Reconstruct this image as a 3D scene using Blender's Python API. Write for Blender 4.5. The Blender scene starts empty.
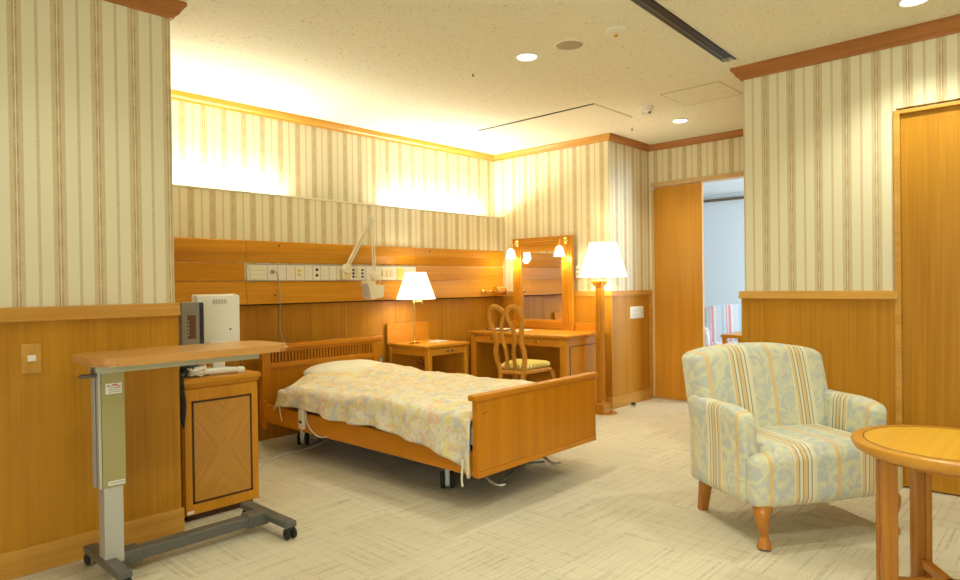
import bpy, bmesh, math, random
from mathutils import Vector, Matrix, noise
random.seed(7)
PI = math.pi
S = bpy.context.scene
C = S.collection
sin, cos, rad = math.sin, math.cos, math.radians

# ------------------------------------------------------------------ helpers
def obj(name, bm, m, parent=None, smooth=False, label=None, loc=None):
    me = bpy.data.meshes.new(name)
    bmesh.ops.recalc_face_normals(bm, faces=bm.faces[:])
    bm.to_mesh(me); bm.free()
    me.materials.append(m)
    if smooth:
        for p in me.polygons: p.use_smooth = True
        try: me.set_sharp_from_angle(angle=rad(38))
        except Exception: pass
    o = bpy.data.objects.new(name, me); C.objects.link(o)
    if parent: o.parent = parent
    if loc: o.location = loc
    if label: o['label'] = label
    return o

def thing(name, label, cat, loc=(0, 0, 0), rotz=0.0, group=None):
    o = bpy.data.objects.new(name, None); C.objects.link(o)
    o.empty_display_size = .05
    o.location = loc; o.rotation_euler = (0, 0, rotz)
    o['label'] = label; o['category'] = cat
    if group: o['group'] = group
    return o

def tag(o, label, cat, group=None):
    o['label'] = label; o['category'] = cat
    if group: o['group'] = group
    return o

def struct(name, bm, m, parent=None, smooth=False, label=None):
    o = obj(name, bm, m, parent, smooth)
    if not parent: o['kind'] = 'structure'
    if label: o['label'] = label
    return o

def B(): return bmesh.new()

def box(bm, x0, x1, y0, y1, z0, z1, bev=0.0, seg=2):
    t = bmesh.new()
    r = bmesh.ops.create_cube(t, size=1.0)
    for v in t.verts:
        v.co = Vector(((x0+x1)/2 + v.co.x*(x1-x0), (y0+y1)/2 + v.co.y*(y1-y0), (z0+z1)/2 + v.co.z*(z1-z0)))
    if bev > 0:
        bmesh.ops.bevel(t, geom=t.edges[:], offset=bev, segments=seg, profile=.5, affect='EDGES', clamp_overlap=True)
    merge(bm, t)
    return bm

def merge(bm, t, mat=None):
    if mat is not None: t.transform(mat)
    me = bpy.data.meshes.new('tmp'); t.to_mesh(me); t.free()
    bm.from_mesh(me); bpy.data.meshes.remove(me)

def prism(bm, pts, axis, a0, a1):
    """closed polygon extruded along axis: pts are the other two coords"""
    def mk(p, a):
        if axis == 'X': return (a, p[0], p[1])
        if axis == 'Y': return (p[0], a, p[1])
        return (p[0], p[1], a)
    v0 = [bm.verts.new(mk(p, a0)) for p in pts]; v1 = [bm.verts.new(mk(p, a1)) for p in pts]
    n = len(pts)
    bm.faces.new(v0); bm.faces.new(v1[::-1])
    for i in range(n): bm.faces.new((v0[i], v0[(i+1) % n], v1[(i+1) % n], v1[i]))
    return bm

def lathe(bm, prof, n=32, cx=0, cy=0, axis='Z', cap=True):
    rings = []
    for r, h in prof:
        ring = []
        for k in range(n):
            a = 2*PI*k/n
            if axis == 'Z': co = (cx+r*cos(a), cy+r*sin(a), h)
            elif axis == 'Y': co = (cx+r*cos(a), h, cy+r*sin(a))
            else: co = (h, cx+r*cos(a), cy+r*sin(a))
            ring.append(bm.verts.new(co))
        rings.append(ring)
    for a, b in zip(rings, rings[1:]):
        for k in range(n): bm.faces.new((a[k], a[(k+1) % n], b[(k+1) % n], b[k]))
    if cap:
        bm.faces.new(rings[0]); bm.faces.new(rings[-1][::-1])
    return bm

def smooth_path(pts, n=8):
    out = []
    P = [Vector(p) for p in pts]
    P = [P[0]*2-P[1]] + P + [P[-1]*2-P[-2]]
    for i in range(1, len(P)-2):
        for k in range(n):
            t = k/n
            a, b, c, d = P[i-1], P[i], P[i+1], P[i+2]
            out.append(.5*((2*b)+(-a+c)*t+(2*a-5*b+4*c-d)*t*t+(-a+3*b-3*c+d)*t**3))
    out.append(P[-2])
    return out

def sweep(bm, pts, w, d=None, ref=(0, 0, 1), n=10, square=False, wf=None):
    """tube along pts; w half-size along side vector, d half-size along ref-ish normal"""
    d = w if d is None else d
    P = [Vector(p) for p in pts]; ref = Vector(ref)
    rings = []
    side = None
    for i, p in enumerate(P):
        t = (P[min(i+1, len(P)-1)]-P[max(i-1, 0)]).normalized()
        s = t.cross(ref)
        if s.length < 1e-3: s = t.cross(Vector((1, .3, .2)))
        s.normalize()
        if side is not None and s.dot(side) < 0: s = -s
        side = s
        u = s.cross(t).normalized()
        k = wf(i/(len(P)-1)) if wf else 1.0
        ring = []
        for j in range(n):
            a = 2*PI*j/n
            ca, sa = cos(a), sin(a)
            if square:
                e = .35
                ca = math.copysign(abs(ca)**e, ca); sa = math.copysign(abs(sa)**e, sa)
            ring.append(bm.verts.new(p + s*(w*k*ca) + u*(d*k*sa)))
        rings.append(ring)
    for a, b in zip(rings, rings[1:]):
        for k in range(n): bm.faces.new((a[k], a[(k+1) % n], b[(k+1) % n], b[k]))
    bm.faces.new(rings[0]); bm.faces.new(rings[-1][::-1])
    return bm

def deform(bm, f):
    for v in bm.verts: v.co = Vector(f(v.co))
    return bm

def softbox(x0, x1, y0, y1, z0, z1, r, cuts=10, seg=4):
    """rounded box with enough grid to bend"""
    t = bmesh.new()
    bmesh.ops.create_cube(t, size=1.0)
    for v in t.verts:
        v.co = Vector(((x0+x1)/2 + v.co.x*(x1-x0), (y0+y1)/2 + v.co.y*(y1-y0), (z0+z1)/2 + v.co.z*(z1-z0)))
    bmesh.ops.subdivide_edges(t, edges=t.edges[:], cuts=cuts, use_grid_fill=True)
    cx, cy, cz = (x0+x1)/2, (y0+y1)/2, (z0+z1)/2
    hx, hy, hz = (x1-x0)/2, (y1-y0)/2, (z1-z0)/2
    for v in t.verts:
        p = v.co - Vector((cx, cy, cz))
        q = Vector((max(-hx+r, min(hx-r, p.x)), max(-hy+r, min(hy-r, p.y)), max(-hz+r, min(hz-r, p.z))))
        d = p-q
        if d.length > 1e-7: p = q + d.normalized()*min(r, max(abs(d.x), abs(d.y), abs(d.z)))
        v.co = p + Vector((cx, cy, cz))
    return t

# ------------------------------------------------------------------ materials
def newmat(name):
    m = bpy.data.materials.new(name); m.use_nodes = True
    nt = m.node_tree
    return m, nt, nt.nodes['Principled BSDF']

def setp(b, **k):
    for a, v in k.items():
        if a in b.inputs: b.inputs[a].default_value = v

def plain(name, col, rough=.5, metal=0.0, emit=None, es=0.0, alpha=1.0, spec=None, trans=0.0):
    m, nt, b = newmat(name)
    b.inputs['Base Color'].default_value = (*col, 1)
    b.inputs['Roughness'].default_value = rough; b.inputs['Metallic'].default_value = metal
    if emit:
        b.inputs['Emission Color'].default_value = (*emit, 1); b.inputs['Emission Strength'].default_value = es
    if spec is not None: b.inputs['Specular IOR Level'].default_value = spec
    if trans: b.inputs['Transmission Weight'].default_value = trans
    # faint procedural variation so no surface is dead flat
    n = nt.nodes.new('ShaderNodeTexNoise'); n.inputs['Scale'].default_value = 40
    bp = nt.nodes.new('ShaderNodeBump'); bp.inputs['Strength'].default_value = .03; bp.inputs['Distance'].default_value = .002
    nt.links.new(n.outputs['Fac'], bp.inputs['Height']); nt.links.new(bp.outputs['Normal'], b.inputs['Normal'])
    return m

def N(nt, typ, **kw):
    n = nt.nodes.new(typ)
    for k, v in kw.items(): setattr(n, k, v)
    return n

def math_(nt, op, a, b=None, c=None, clamp=False):
    n = nt.nodes.new('ShaderNodeMath'); n.operation = op; n.use_clamp = clamp
    for i, v in enumerate((a, b, c)):
        if v is None: continue
        if isinstance(v, (int, float)): n.inputs[i].default_value = v
        else: nt.links.new(v, n.inputs[i])
    return n.outputs[0]

def mix(nt, fac, a, b, blend='MIX'):
    n = nt.nodes.new('ShaderNodeMix'); n.data_type = 'RGBA'; n.blend_type = blend
    for s, v in ((n.inputs[0], fac), (n.inputs[6], a), (n.inputs[7], b)):
        if isinstance(v, (int, float)): s.default_value = v
        elif isinstance(v, tuple): s.default_value = (*v, 1) if len(v) == 3 else v
        else: nt.links.new(v, s)
    return n.outputs[2]

def smoothm(nt, x, lo, hi):
    n = nt.nodes.new('ShaderNodeMapRange'); n.interpolation_type = 'SMOOTHSTEP'
    nt.links.new(x, n.inputs[0])
    for i, v in zip((1, 2, 3, 4), (lo, hi, 0.0, 1.0)): n.inputs[i].default_value = v
    return n.outputs[0]

def wood(name, light, dark, axis='Z', rough=.35, freq=1.0, plank=None, coat=.12, amount=1.0):
    m, nt, b = newmat(name)
    tc = N(nt, 'ShaderNodeTexCoord')
    def nz(hi, lo, detail, dist=0.0):
        mp = N(nt, 'ShaderNodeMapping')
        s = [hi*freq]*3; s['XYZ'.index(axis)] = lo*freq
        mp.inputs['Scale'].default_value = s
        nt.links.new(tc.outputs['Object'], mp.inputs[0])
        n = N(nt, 'ShaderNodeTexNoise'); n.inputs['Scale'].default_value = 1.0
        n.inputs['Detail'].default_value = detail; n.inputs['Distortion'].default_value = dist
        nt.links.new(mp.outputs[0], n.inputs['Vector']); return n.outputs['Fac']
    a = nz(95, 1.6, 4.0); c = nz(14, .7, 3.0, .6); e = nz(2.5, .8, 1.0)
    f = math_(nt, 'MULTIPLY_ADD', a, .45, math_(nt, 'MULTIPLY_ADD', c, .55, math_(nt, 'MULTIPLY', e, .25)))
    f = math_(nt, 'MULTIPLY', smoothm(nt, f, .42, .86), amount)
    col = mix(nt, f, light, dark)
    nt.links.new(col, b.inputs['Base Color'])
    b.inputs['Roughness'].default_value = rough
    b.inputs['Coat Weight'].default_value = coat*.5; b.inputs['Coat Roughness'].default_value = .25; b.inputs['Specular IOR Level'].default_value = .3
    bp = N(nt, 'ShaderNodeBump'); bp.inputs['Strength'].default_value = .08; bp.inputs['Distance'].default_value = .001
    nt.links.new(a, bp.inputs['Height']); nt.links.new(bp.outputs['Normal'], b.inputs['Normal'])
    return m

WL, WD = (.66, .292, .020), (.46, .165, .008)
M = {}
M['veneer_z'] = wood('wainscot veneer', (.56, .262, .020), (.42, .178, .010), 'Z')
M['veneer_x'] = wood('panel veneer along x', (.68, .315, .018), (.52, .205, .008), 'X')
M['wood_x'] = wood('oak furniture x', WL, WD, 'X', amount=.6)
M['wood_y'] = wood('oak furniture y', WL, WD, 'Y', amount=.6)
M['wood_z'] = wood('oak furniture z', WL, WD, 'Z', amount=.6)
M['crown_x'] = wood('crown wood x', (.47, .20, .06), (.34, .125, .03), 'X', rough=.4)
M['crown_y'] = wood('crown wood y', (.47, .20, .06), (.34, .125, .03), 'Y', rough=.4)
M['rail_x'] = wood('rail wood x', (.64, .34, .065), (.50, .23, .03), 'X')
M['rail_y'] = wood('rail wood y', (.66, .36, .075), (.52, .25, .035), 'Y')
M['door'] = wood('door veneer', (.62, .29, .030), (.50, .21, .018), 'Z')
M['frame_light'] = wood('light door casing', (.72, .50, .24), (.60, .38, .16), 'Z')
M['chair_wood'] = wood('lacquered chair wood', (.64, .29, .035), (.44, .17, .015), 'Z', rough=.25, coat=.35)
M['bed_wood'] = wood('bed wood', (.64, .245, .008), (.46, .150, .004), 'Z', rough=.32, coat=.2, amount=.75)
M['bed_wood_x'] = wood('bed wood x', (.64, .245, .008), (.46, .150, .004), 'X', rough=.32, coat=.2, amount=.75)
M['bed_wood_y'] = wood('bed wood y', (.64, .245, .008), (.46, .150, .004), 'Y', rough=.32, coat=.2, amount=.75)
M['red_leg'] = wood('polished leg', (.52, .21, .03), (.34, .11, .014), 'Z', rough=.22, coat=.6)
M['table_top'] = wood('round table veneer', (.86, .48, .05), (.70, .34, .028), 'X', rough=.3, freq=.7, coat=.4, amount=.7)
M['table_edge'] = wood('round table edge', (.66, .31, .035), (.50, .20, .018), 'X', rough=.3, freq=.7, coat=.4, amount=.6)
M['table_leg'] = wood('round table legs', (.50, .20, .025), (.34, .12, .012), 'Z', rough=.25, coat=.5)
M['laminate'] = wood('overbed laminate', (.66, .34, .10), (.55, .26, .07), 'X', rough=.32, freq=.8, amount=.6, coat=.35)
M['inlay'] = plain('dark inlay', (.07, .022, .008), .4)
M['dark_gap'] = plain('dark gap', (.02, .012, .006), .8)
M['brass'] = plain('polished brass', (.86, .62, .22), .18, 1.0)
M['steel'] = plain('brushed steel', (.72, .72, .70), .28, 1.0)
M['silver'] = plain('silver painted metal', (.55, .56, .54), .4, .3)
M['olive'] = plain('olive grey enamel', (.40, .36, .16), .38)
M['beam'] = plain('pale green grey metal', (.52, .54, .42), .35)
M['gunmetal'] = plain('dark grey enamel', (.12, .12, .105), .35)
M['black'] = plain('black plastic', (.015, .015, .017), .4)
M['rubber'] = plain('black rubber', (.02, .02, .02), .7)
M['ivory'] = plain('ivory plastic', (.80, .76, .62), .35)
M['white_plastic'] = plain('white plastic', (.84, .82, .74), .3)
M['lamp_cream'] = plain('cream enamel', (.82, .76, .58), .3)
M['strip'] = plain('service strip plastic', (.80, .76, .66), .35)
M['strip_gap'] = plain('service strip seam', (.36, .32, .25), .5)
M['yellow'] = plain('yellow socket', (.85, .68, .12), .4)
M['socket_dark'] = plain('dark socket', (.04, .035, .03), .4)
M['switch_beige'] = plain('beige rocker', (.76, .68, .42), .35)
M['brown_inset'] = plain('brown inset', (.13, .05, .025), .4)
M['dvd_grey'] = plain('warm grey metal', (.28, .26, .23), .35, .4)
M['dvd_dark'] = plain('blue black plastic', (.02, .025, .04), .25)
M['grey_plate'] = plain('grey plate', (.35, .33, .28), .35, .5)
M['paper'] = plain('paper', (.85, .84, .78), .7)
M['pillow'] = plain('white pillow cotton', (.86, .83, .70), .9)
M['sheet'] = plain('white sheet cotton', (.84, .81, .70), .9)
M['rope'] = plain('cotton tape', (.80, .76, .62), .9)
M['red_ink'] = plain('red ink', (.7, .12, .06), .6)
M['grey_ink'] = plain('grey ink', (.35, .35, .33), .6)
M['lcd'] = plain('small display', (.08, .12, .14), .2)
M['trim_cream'] = plain('cream ledge paint', (.80, .74, .56), .5)
M['speaker'] = plain('beige speaker mesh', (.42, .37, .24), .6)
M['ceiling_white'] = plain('cream ceiling fitting', (.86, .83, .70), .5)
M['blue_wall'] = plain('pale far room wall', (.72, .74, .74), .8)
M['far_ceiling'] = plain('far room ceiling', (.8, .8, .78), .9)
M['far_floor'] = plain('far room carpet', (.5, .42, .3), .95)
M['dark_trim'] = plain('dark far trim', (.16, .09, .05), .5)

def emis(name, col, st):
    m, nt, b = newmat(name)
    setp(b, **{'Base Color': (0.9, 0.87, 0.8, 1), 'Roughness': .6})
    b.inputs['Emission Color'].default_value = (*col, 1); b.inputs['Emission Strength'].default_value = st
    return m
WARM = (1.0, .74, .42)
M['bulb'] = emis('downlight lens', (1, .92, .74), 14)
M['tube'] = emis('cove tube', (1, .96, .82), 7)
M['shade'] = emis('lit lamp shade', (1, .80, .50), 1.9)
M['glass_shade'] = emis('lit glass bell', (1, .84, .52), 3.2)

def mirror_mat():
    m, nt, b = newmat('mirror glass')
    setp(b, **{'Base Color': (.86, .86, .82, 1), 'Metallic': 1.0, 'Roughness': .015}); return m
M['mirror'] = mirror_mat()

def wallpaper(name, axis, phase, P=.1445):
    m, nt, b = newmat(name)
    tc = N(nt, 'ShaderNodeTexCoord'); sp = N(nt, 'ShaderNodeSeparateXYZ')
    nt.links.new(tc.outputs['Object'], sp.inputs[0])
    s = sp.outputs[axis]
    u = math_(nt, 'FRACT', math_(nt, 'ADD', math_(nt, 'MULTIPLY', math_(nt, 'SUBTRACT', s, phase), 1/P), 50.5))
    t = math_(nt, 'ABSOLUTE', math_(nt, 'SUBTRACT', u, .5))           # 0 at major band
    zz = sp.outputs['Z']
    nz = N(nt, 'ShaderNodeTexNoise'); nz.inputs['Scale'].default_value = 260; nz.inputs['Detail'].default_value = 2
    nt.links.new(tc.outputs['Object'], nz.inputs['Vector'])
    nf = smoothm(nt, nz.outputs['Fac'], .40, .60)
    # repeating ornament along the band
    orn = math_(nt, 'SINE', math_(nt, 'MULTIPLY', zz, 2*PI/.115))
    inner = math_(nt, 'SUBTRACT', 1.0, smoothm(nt, t, .040, .070))
    outer = math_(nt, 'SUBTRACT', 1.0, smoothm(nt, t, .150, .172))
    line = math_(nt, 'SUBTRACT', 1.0, smoothm(nt, t, .008, .017))
    minor = smoothm(nt, t, .452, .468)
    base = (.80, .745, .535); base2 = (.74, .655, .42)
    col = mix(nt, outer, base, base2)
    fo = math_(nt, 'MULTIPLY', outer, math_(nt, 'MULTIPLY_ADD', nf, .36, .34))
    col = mix(nt, fo, col, (.56, .43, .22))
    fi = math_(nt, 'MULTIPLY', inner, math_(nt, 'MULTIPLY_ADD', math_(nt, 'ADD', nf, math_(nt, 'MULTIPLY', orn, .45)), .42, .36), clamp=True)
    col = mix(nt, fi, col, (.44, .28, .11))
    col = mix(nt, math_(nt, 'MULTIPLY', minor, math_(nt, 'MULTIPLY_ADD', nf, .35, .35)), col, (.54, .38, .17))
    col = mix(nt, math_(nt, 'MULTIPLY', line, .85), col, (.82, .76, .60))
    nt.links.new(col, b.inputs['Base Color']); b.inputs['Roughness'].default_value = .62
    bp = N(nt, 'ShaderNodeBump'); bp.inputs['Strength'].default_value = .12; bp.inputs['Distance'].default_value = .001
    nt.links.new(nz.outputs['Fac'], bp.inputs['Height']); nt.links.new(bp.outputs['Normal'], b.inputs['Normal'])
    return m
M['wp_left'] = wallpaper('wallpaper left', 'X', .060)
M['wp_head'] = wallpaper('wallpaper head wall', 'X', .108)
M['wp_desk'] = wallpaper('wallpaper desk wall', 'Y', .0965)
M['wp_ret'] = wallpaper('wallpaper return', 'X', .03)
M['wp_right'] = wallpaper('wallpaper right wall', 'Y', .1035)

def ceiling_mat():
    m, nt, b = newmat('acoustic ceiling board')
    tc = N(nt, 'ShaderNodeTexCoord')
    n = N(nt, 'ShaderNodeTexNoise'); n.inputs['Scale'].default_value = 55; n.inputs['Detail'].default_value = 3; n.inputs['Distortion'].default_value = 1.6
    nt.links.new(tc.outputs['Object'], n.inputs['Vector'])
    n2 = N(nt, 'ShaderNodeTexNoise'); n2.inputs['Scale'].default_value = 130; n2.inputs['Detail'].default_value = 1
    nt.links.new(tc.outputs['Object'], n2.inputs['Vector'])
    holes = math_(nt, 'MULTIPLY', smoothm(nt, n.outputs['Fac'], .60, .66), smoothm(nt, n2.outputs['Fac'], .45, .55))
    col = mix(nt, holes, (.86, .84, .70), (.52, .43, .26))
    nt.links.new(col, b.inputs['Base Color']); b.inputs['Roughness'].default_value = .9
    bp = N(nt, 'ShaderNodeBump'); bp.inputs['Strength'].default_value = .35; bp.inputs['Distance'].default_value = .003; bp.invert = True
    nt.links.new(holes, bp.inputs['Height']); nt.links.new(bp.outputs['Normal'], b.inputs['Normal'])
    return m
M['ceiling'] = ceiling_mat()

def carpet_mat():
    m, nt, b = newmat('patterned loop carpet')
    tc = N(nt, 'ShaderNodeTexCoord'); sp = N(nt, 'ShaderNodeSeparateXYZ')
    nt.links.new(tc.outputs['Object'], sp.inputs[0])
    X, Y = sp.outputs['X'], sp.outputs['Y']
    big = N(nt, 'ShaderNodeTexNoise'); big.inputs['Scale'].default_value = 1.6; nt.links.new(tc.outputs['Object'], big.inputs['Vector'])
    fine = N(nt, 'ShaderNodeTexNoise'); fine.inputs['Scale'].default_value = 170; fine.inputs['Detail'].default_value = 2; nt.links.new(tc.outputs['Object'], fine.inputs['Vector'])
    med = N(nt, 'ShaderNodeTexNoise'); med.inputs['Scale'].default_value = 22; med.inputs['Detail'].default_value = 2; nt.links.new(tc.outputs['Object'], med.inputs['Vector'])
    # carpet tiles .5 m with turned line direction
    def cell(v): return math_(nt, 'FLOOR', math_(nt, 'MULTIPLY', v, 2.0))
    par = math_(nt, 'MODULO', math_(nt, 'ABSOLUTE', math_(nt, 'ADD', cell(X), cell(Y))), 2.0)
    wob = math_(nt, 'MULTIPLY', med.outputs['Fac'], .02)
    def lines(v, p, sharp=.62):
        s = math_(nt, 'SINE', math_(nt, 'MULTIPLY', math_(nt, 'ADD', v, wob), 2*PI/p))
        return smoothm(nt, s, sharp, 1.0)
    def group(v, w):
        # irregular bundles of thin lines, fading in and out along their length
        cb = N(nt, 'ShaderNodeCombineXYZ'); nt.links.new(math_(nt, 'MULTIPLY', v, 78.0), cb.inputs[0]); nt.links.new(math_(nt, 'MULTIPLY', w, 1.7), cb.inputs[1])
        q = N(nt, 'ShaderNodeTexNoise'); q.inputs['Scale'].default_value = 1.0; q.inputs['Detail'].default_value = 1.5
        nt.links.new(cb.outputs[0], q.inputs['Vector'])
        return smoothm(nt, q.outputs['Fac'], .50, .66)
    la = math_(nt, 'ADD', math_(nt, 'MULTIPLY', group(X, Y), .75), math_(nt, 'MULTIPLY', lines(Y, .060, .80), .45))
    lb = math_(nt, 'ADD', math_(nt, 'MULTIPLY', group(Y, X), .95), math_(nt, 'MULTIPLY', lines(X, .085, .88), .30))
    l = math_(nt, 'ADD', math_(nt, 'MULTIPLY', la, par), math_(nt, 'MULTIPLY', lb, math_(nt, 'SUBTRACT', 1.0, par)))
    brk = smoothm(nt, med.outputs['Fac'], .38, .58)
    l = math_(nt, 'MULTIPLY', l, math_(nt, 'MULTIPLY_ADD', brk, .36, .28))
    col = mix(nt, smoothm(nt, big.outputs['Fac'], .35, .65), (.66, .60, .45), (.72, .665, .51))
    col = mix(nt, math_(nt, 'MULTIPLY', par, .28), col, (.60, .54, .41))
    col = mix(nt, l, col, (.42, .355, .24))
    col = mix(nt, math_(nt, 'MULTIPLY', smoothm(nt, fine.outputs['Fac'], .35, .7), .35), col, (.54, .47, .34))
    nt.links.new(col, b.inputs['Base Color']); b.inputs['Roughness'].default_value = .95
    b.inputs['Specular IOR Level'].default_value = .15
    bp = N(nt, 'ShaderNodeBump'); bp.inputs['Strength'].default_value = .5; bp.inputs['Distance'].default_value = .003
    nt.links.new(fine.outputs['Fac'], bp.inputs['Height']); nt.links.new(bp.outputs['Normal'], b.inputs['Normal'])
    return m
M['carpet'] = carpet_mat()

def duvet_mat():
    m, nt, b = newmat('floral duvet cotton')
    tc = N(nt, 'ShaderNodeTexCoord')
    def nz(sc, off, d=2, dist=1.0):
        mp = N(nt, 'ShaderNodeMapping'); mp.inputs['Location'].default_value = (off, off*.7, 0)
        nt.links.new(tc.outputs['Object'], mp.inputs[0])
        n = N(nt, 'ShaderNodeTexNoise'); n.inputs['Scale'].default_value = sc; n.inputs['Detail'].default_value = d; n.inputs['Distortion'].default_value = dist
        nt.links.new(mp.outputs[0], n.inputs['Vector']); return n.outputs['Fac']
    col = (.80, .76, .62)
    col = mix(nt, math_(nt, 'MULTIPLY', smoothm(nt, nz(15, 3), .47, .56), .8), col, (.82, .70, .28))
    col = mix(nt, math_(nt, 'MULTIPLY', smoothm(nt, nz(17, 11), .54, .62), .65), col, (.80, .50, .34))
    col = mix(nt, math_(nt, 'MULTIPLY', smoothm(nt, nz(10, 23), .55, .65), .65), col, (.52, .55, .62))
    col = mix(nt, math_(nt, 'MULTIPLY', smoothm(nt, nz(24, 31), .56, .62), .5), col, (.62, .62, .30))
    v = N(nt, 'ShaderNodeTexVoronoi'); v.feature = 'DISTANCE_TO_EDGE'; v.inputs['Scale'].default_value = 26
    nt.links.new(tc.outputs['Object'], v.inputs['Vector'])
    edge = math_(nt, 'SUBTRACT', 1.0, smoothm(nt, v.outputs['Distance'], .02, .07))
    col = mix(nt, math_(nt, 'MULTIPLY', edge, math_(nt, 'MULTIPLY', smoothm(nt, nz(5, 41), .42, .6), .45)), col, (.80, .42, .28))
    nt.links.new(col, b.inputs['Base Color']); b.inputs['Roughness'].default_value = .9
    b.inputs['Sheen Weight'].default_value = .2
    return m
M['duvet'] = duvet_mat()

def stripes_mat(name, axis, stripes, base, damask, period, phase=0.0):
    """woven upholstery: damask ground with lengthwise stripes; stripes = (centre, half width, colour)"""
    m, nt, b = newmat(name)
    tc = N(nt, 'ShaderNodeTexCoord'); sp = N(nt, 'ShaderNodeSeparateXYZ')
    nt.links.new(tc.outputs['Object'], sp.inputs[0])
    s = sp.outputs[axis]
    u = math_(nt, 'SUBTRACT', math_(nt, 'MULTIPLY', math_(nt, 'FRACT', math_(nt, 'ADD', math_(nt, 'MULTIPLY', math_(nt, 'SUBTRACT', s, phase), 1/period), 20.5)), period), period/2)
    n = N(nt, 'ShaderNodeTexNoise'); n.inputs['Scale'].default_value = 12; n.inputs['Detail'].default_value = 5; n.inputs['Distortion'].default_value = 2.2
    nt.links.new(tc.outputs['Object'], n.inputs['Vector'])
    w = N(nt, 'ShaderNodeTexNoise'); w.inputs['Scale'].default_value = 420; nt.links.new(tc.outputs['Object'], w.inputs['Vector'])
    col = mix(nt, smoothm(nt, n.outputs['Fac'], .38, .60), base, damask)
    for c, h, cl in stripes:
        t = math_(nt, 'ABSOLUTE', math_(nt, 'SUBTRACT', u, c))
        k = math_(nt, 'SUBTRACT', 1.0, smoothm(nt, t, h*.8, h*1.15))
        col = mix(nt, math_(nt, 'MULTIPLY', k, .9), col, cl)
    nt.links.new(col, b.inputs['Base Color']); b.inputs['Roughness'].default_value = .8
    b.inputs['Sheen Weight'].default_value = .25
    bp = N(nt, 'ShaderNodeBump'); bp.inputs['Strength'].default_value = .15; bp.inputs['Distance'].default_value = .001
    nt.links.new(w.outputs['Fac'], bp.inputs['Height']); nt.links.new(bp.outputs['Normal'], b.inputs['Normal'])
    return m
OR, CR, DK = (.74, .50, .20), (.78, .72, .50), (.20, .20, .19)
grp = [(-.100, .054, (.66, .64, .47)), (-.100, .0085, OR), (-.100-.0115, .0024, DK), (-.100+.0115, .0024, DK), (-.100-.021, .0060, CR), (-.100+.021, .0060, CR),
       (-.100-.030, .0024, DK), (-.100+.030, .0024, DK), (-.100-.040, .0062, OR), (-.100+.040, .0062, CR), (-.100-.050, .0028, CR), (-.100+.050, .0028, CR), (.065, .0090, OR)]
GB, GD = (.50, .53, .50), (.67, .65, .45)
M['uph_x'] = stripes_mat('striped damask', 'X', grp, GB, GD, .33, -.045)
M['uph_y'] = stripes_mat('striped damask on arm', 'Y', [(c+.0, h, k) for c, h, k in grp], GB, GD, .33, .01)
PK = (.70, .25, .24)
grp2 = [(-.07, .012, PK), (-.045, .006, (.75, .72, .7)), (.03, .014, (.35, .5, .62)), (.07, .006, PK)]
M['uph_far'] = stripes_mat('pink and blue striped cloth', 'X', grp2, (.62, .60, .60), (.55, .58, .62), .17)
M['uph_far_y'] = stripes_mat('pink and blue striped cloth on arm', 'Y', grp2, (.62, .60, .60), (.55, .58, .62), .17)

def seat_dots():
    m, nt, b = newmat('dotted gold seat cloth')
    tc = N(nt, 'ShaderNodeTexCoord')
    v = N(nt, 'ShaderNodeTexVoronoi'); v.inputs['Scale'].default_value = 24; v.inputs['Randomness'].default_value = .15
    nt.links.new(tc.outputs['Object'], v.inputs['Vector'])
    k = math_(nt, 'SUBTRACT', 1.0, smoothm(nt, v.outputs['Distance'], .22, .32))
    nt.links.new(mix(nt, k, (.58, .46, .10), (.86, .82, .60)), b.inputs['Base Color']); b.inputs['Roughness'].default_value = .8
    return m
M['seat_dots'] = seat_dots()

def marquetry():
    m, nt, b = newmat('bookmatched door veneer')
    tc = N(nt, 'ShaderNodeTexCoord'); sp = N(nt, 'ShaderNodeSeparateXYZ'); nt.links.new(tc.outputs['Object'], sp.inputs[0])
    ax = math_(nt, 'ABSOLUTE', sp.outputs['X']); az = math_(nt, 'ABSOLUTE', sp.outputs['Z'])
    u = math_(nt, 'SUBTRACT', math_(nt, 'MULTIPLY', az, .75), ax); v = math_(nt, 'ADD', ax, az)
    cb = N(nt, 'ShaderNodeCombineXYZ'); nt.links.new(math_(nt, 'MULTIPLY', u, 85.0), cb.inputs[0]); nt.links.new(math_(nt, 'MULTIPLY', v, 3.0), cb.inputs[1])
    n = N(nt, 'ShaderNodeTexNoise'); n.inputs['Scale'].default_value = 1; n.inputs['Detail'].default_value = 3
    nt.links.new(cb.outputs[0], n.inputs['Vector'])
    nt.links.new(mix(nt, smoothm(nt, n.outputs['Fac'], .25, .75), (.58, .28, .04), (.46, .20, .022)), b.inputs['Base Color'])
    b.inputs['Roughness'].default_value = .32; b.inputs['Coat Weight'].default_value = .3
    return m
M['marquetry'] = marquetry()

# ------------------------------------------------------------------ the setting
CEIL = 2.40
XL, YB = -2.3, -2.7
YH = 4.397        # head wall
XD = 4.961        # desk wall
XR = 4.03         # right wall block
XDOOR = 5.67

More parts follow.
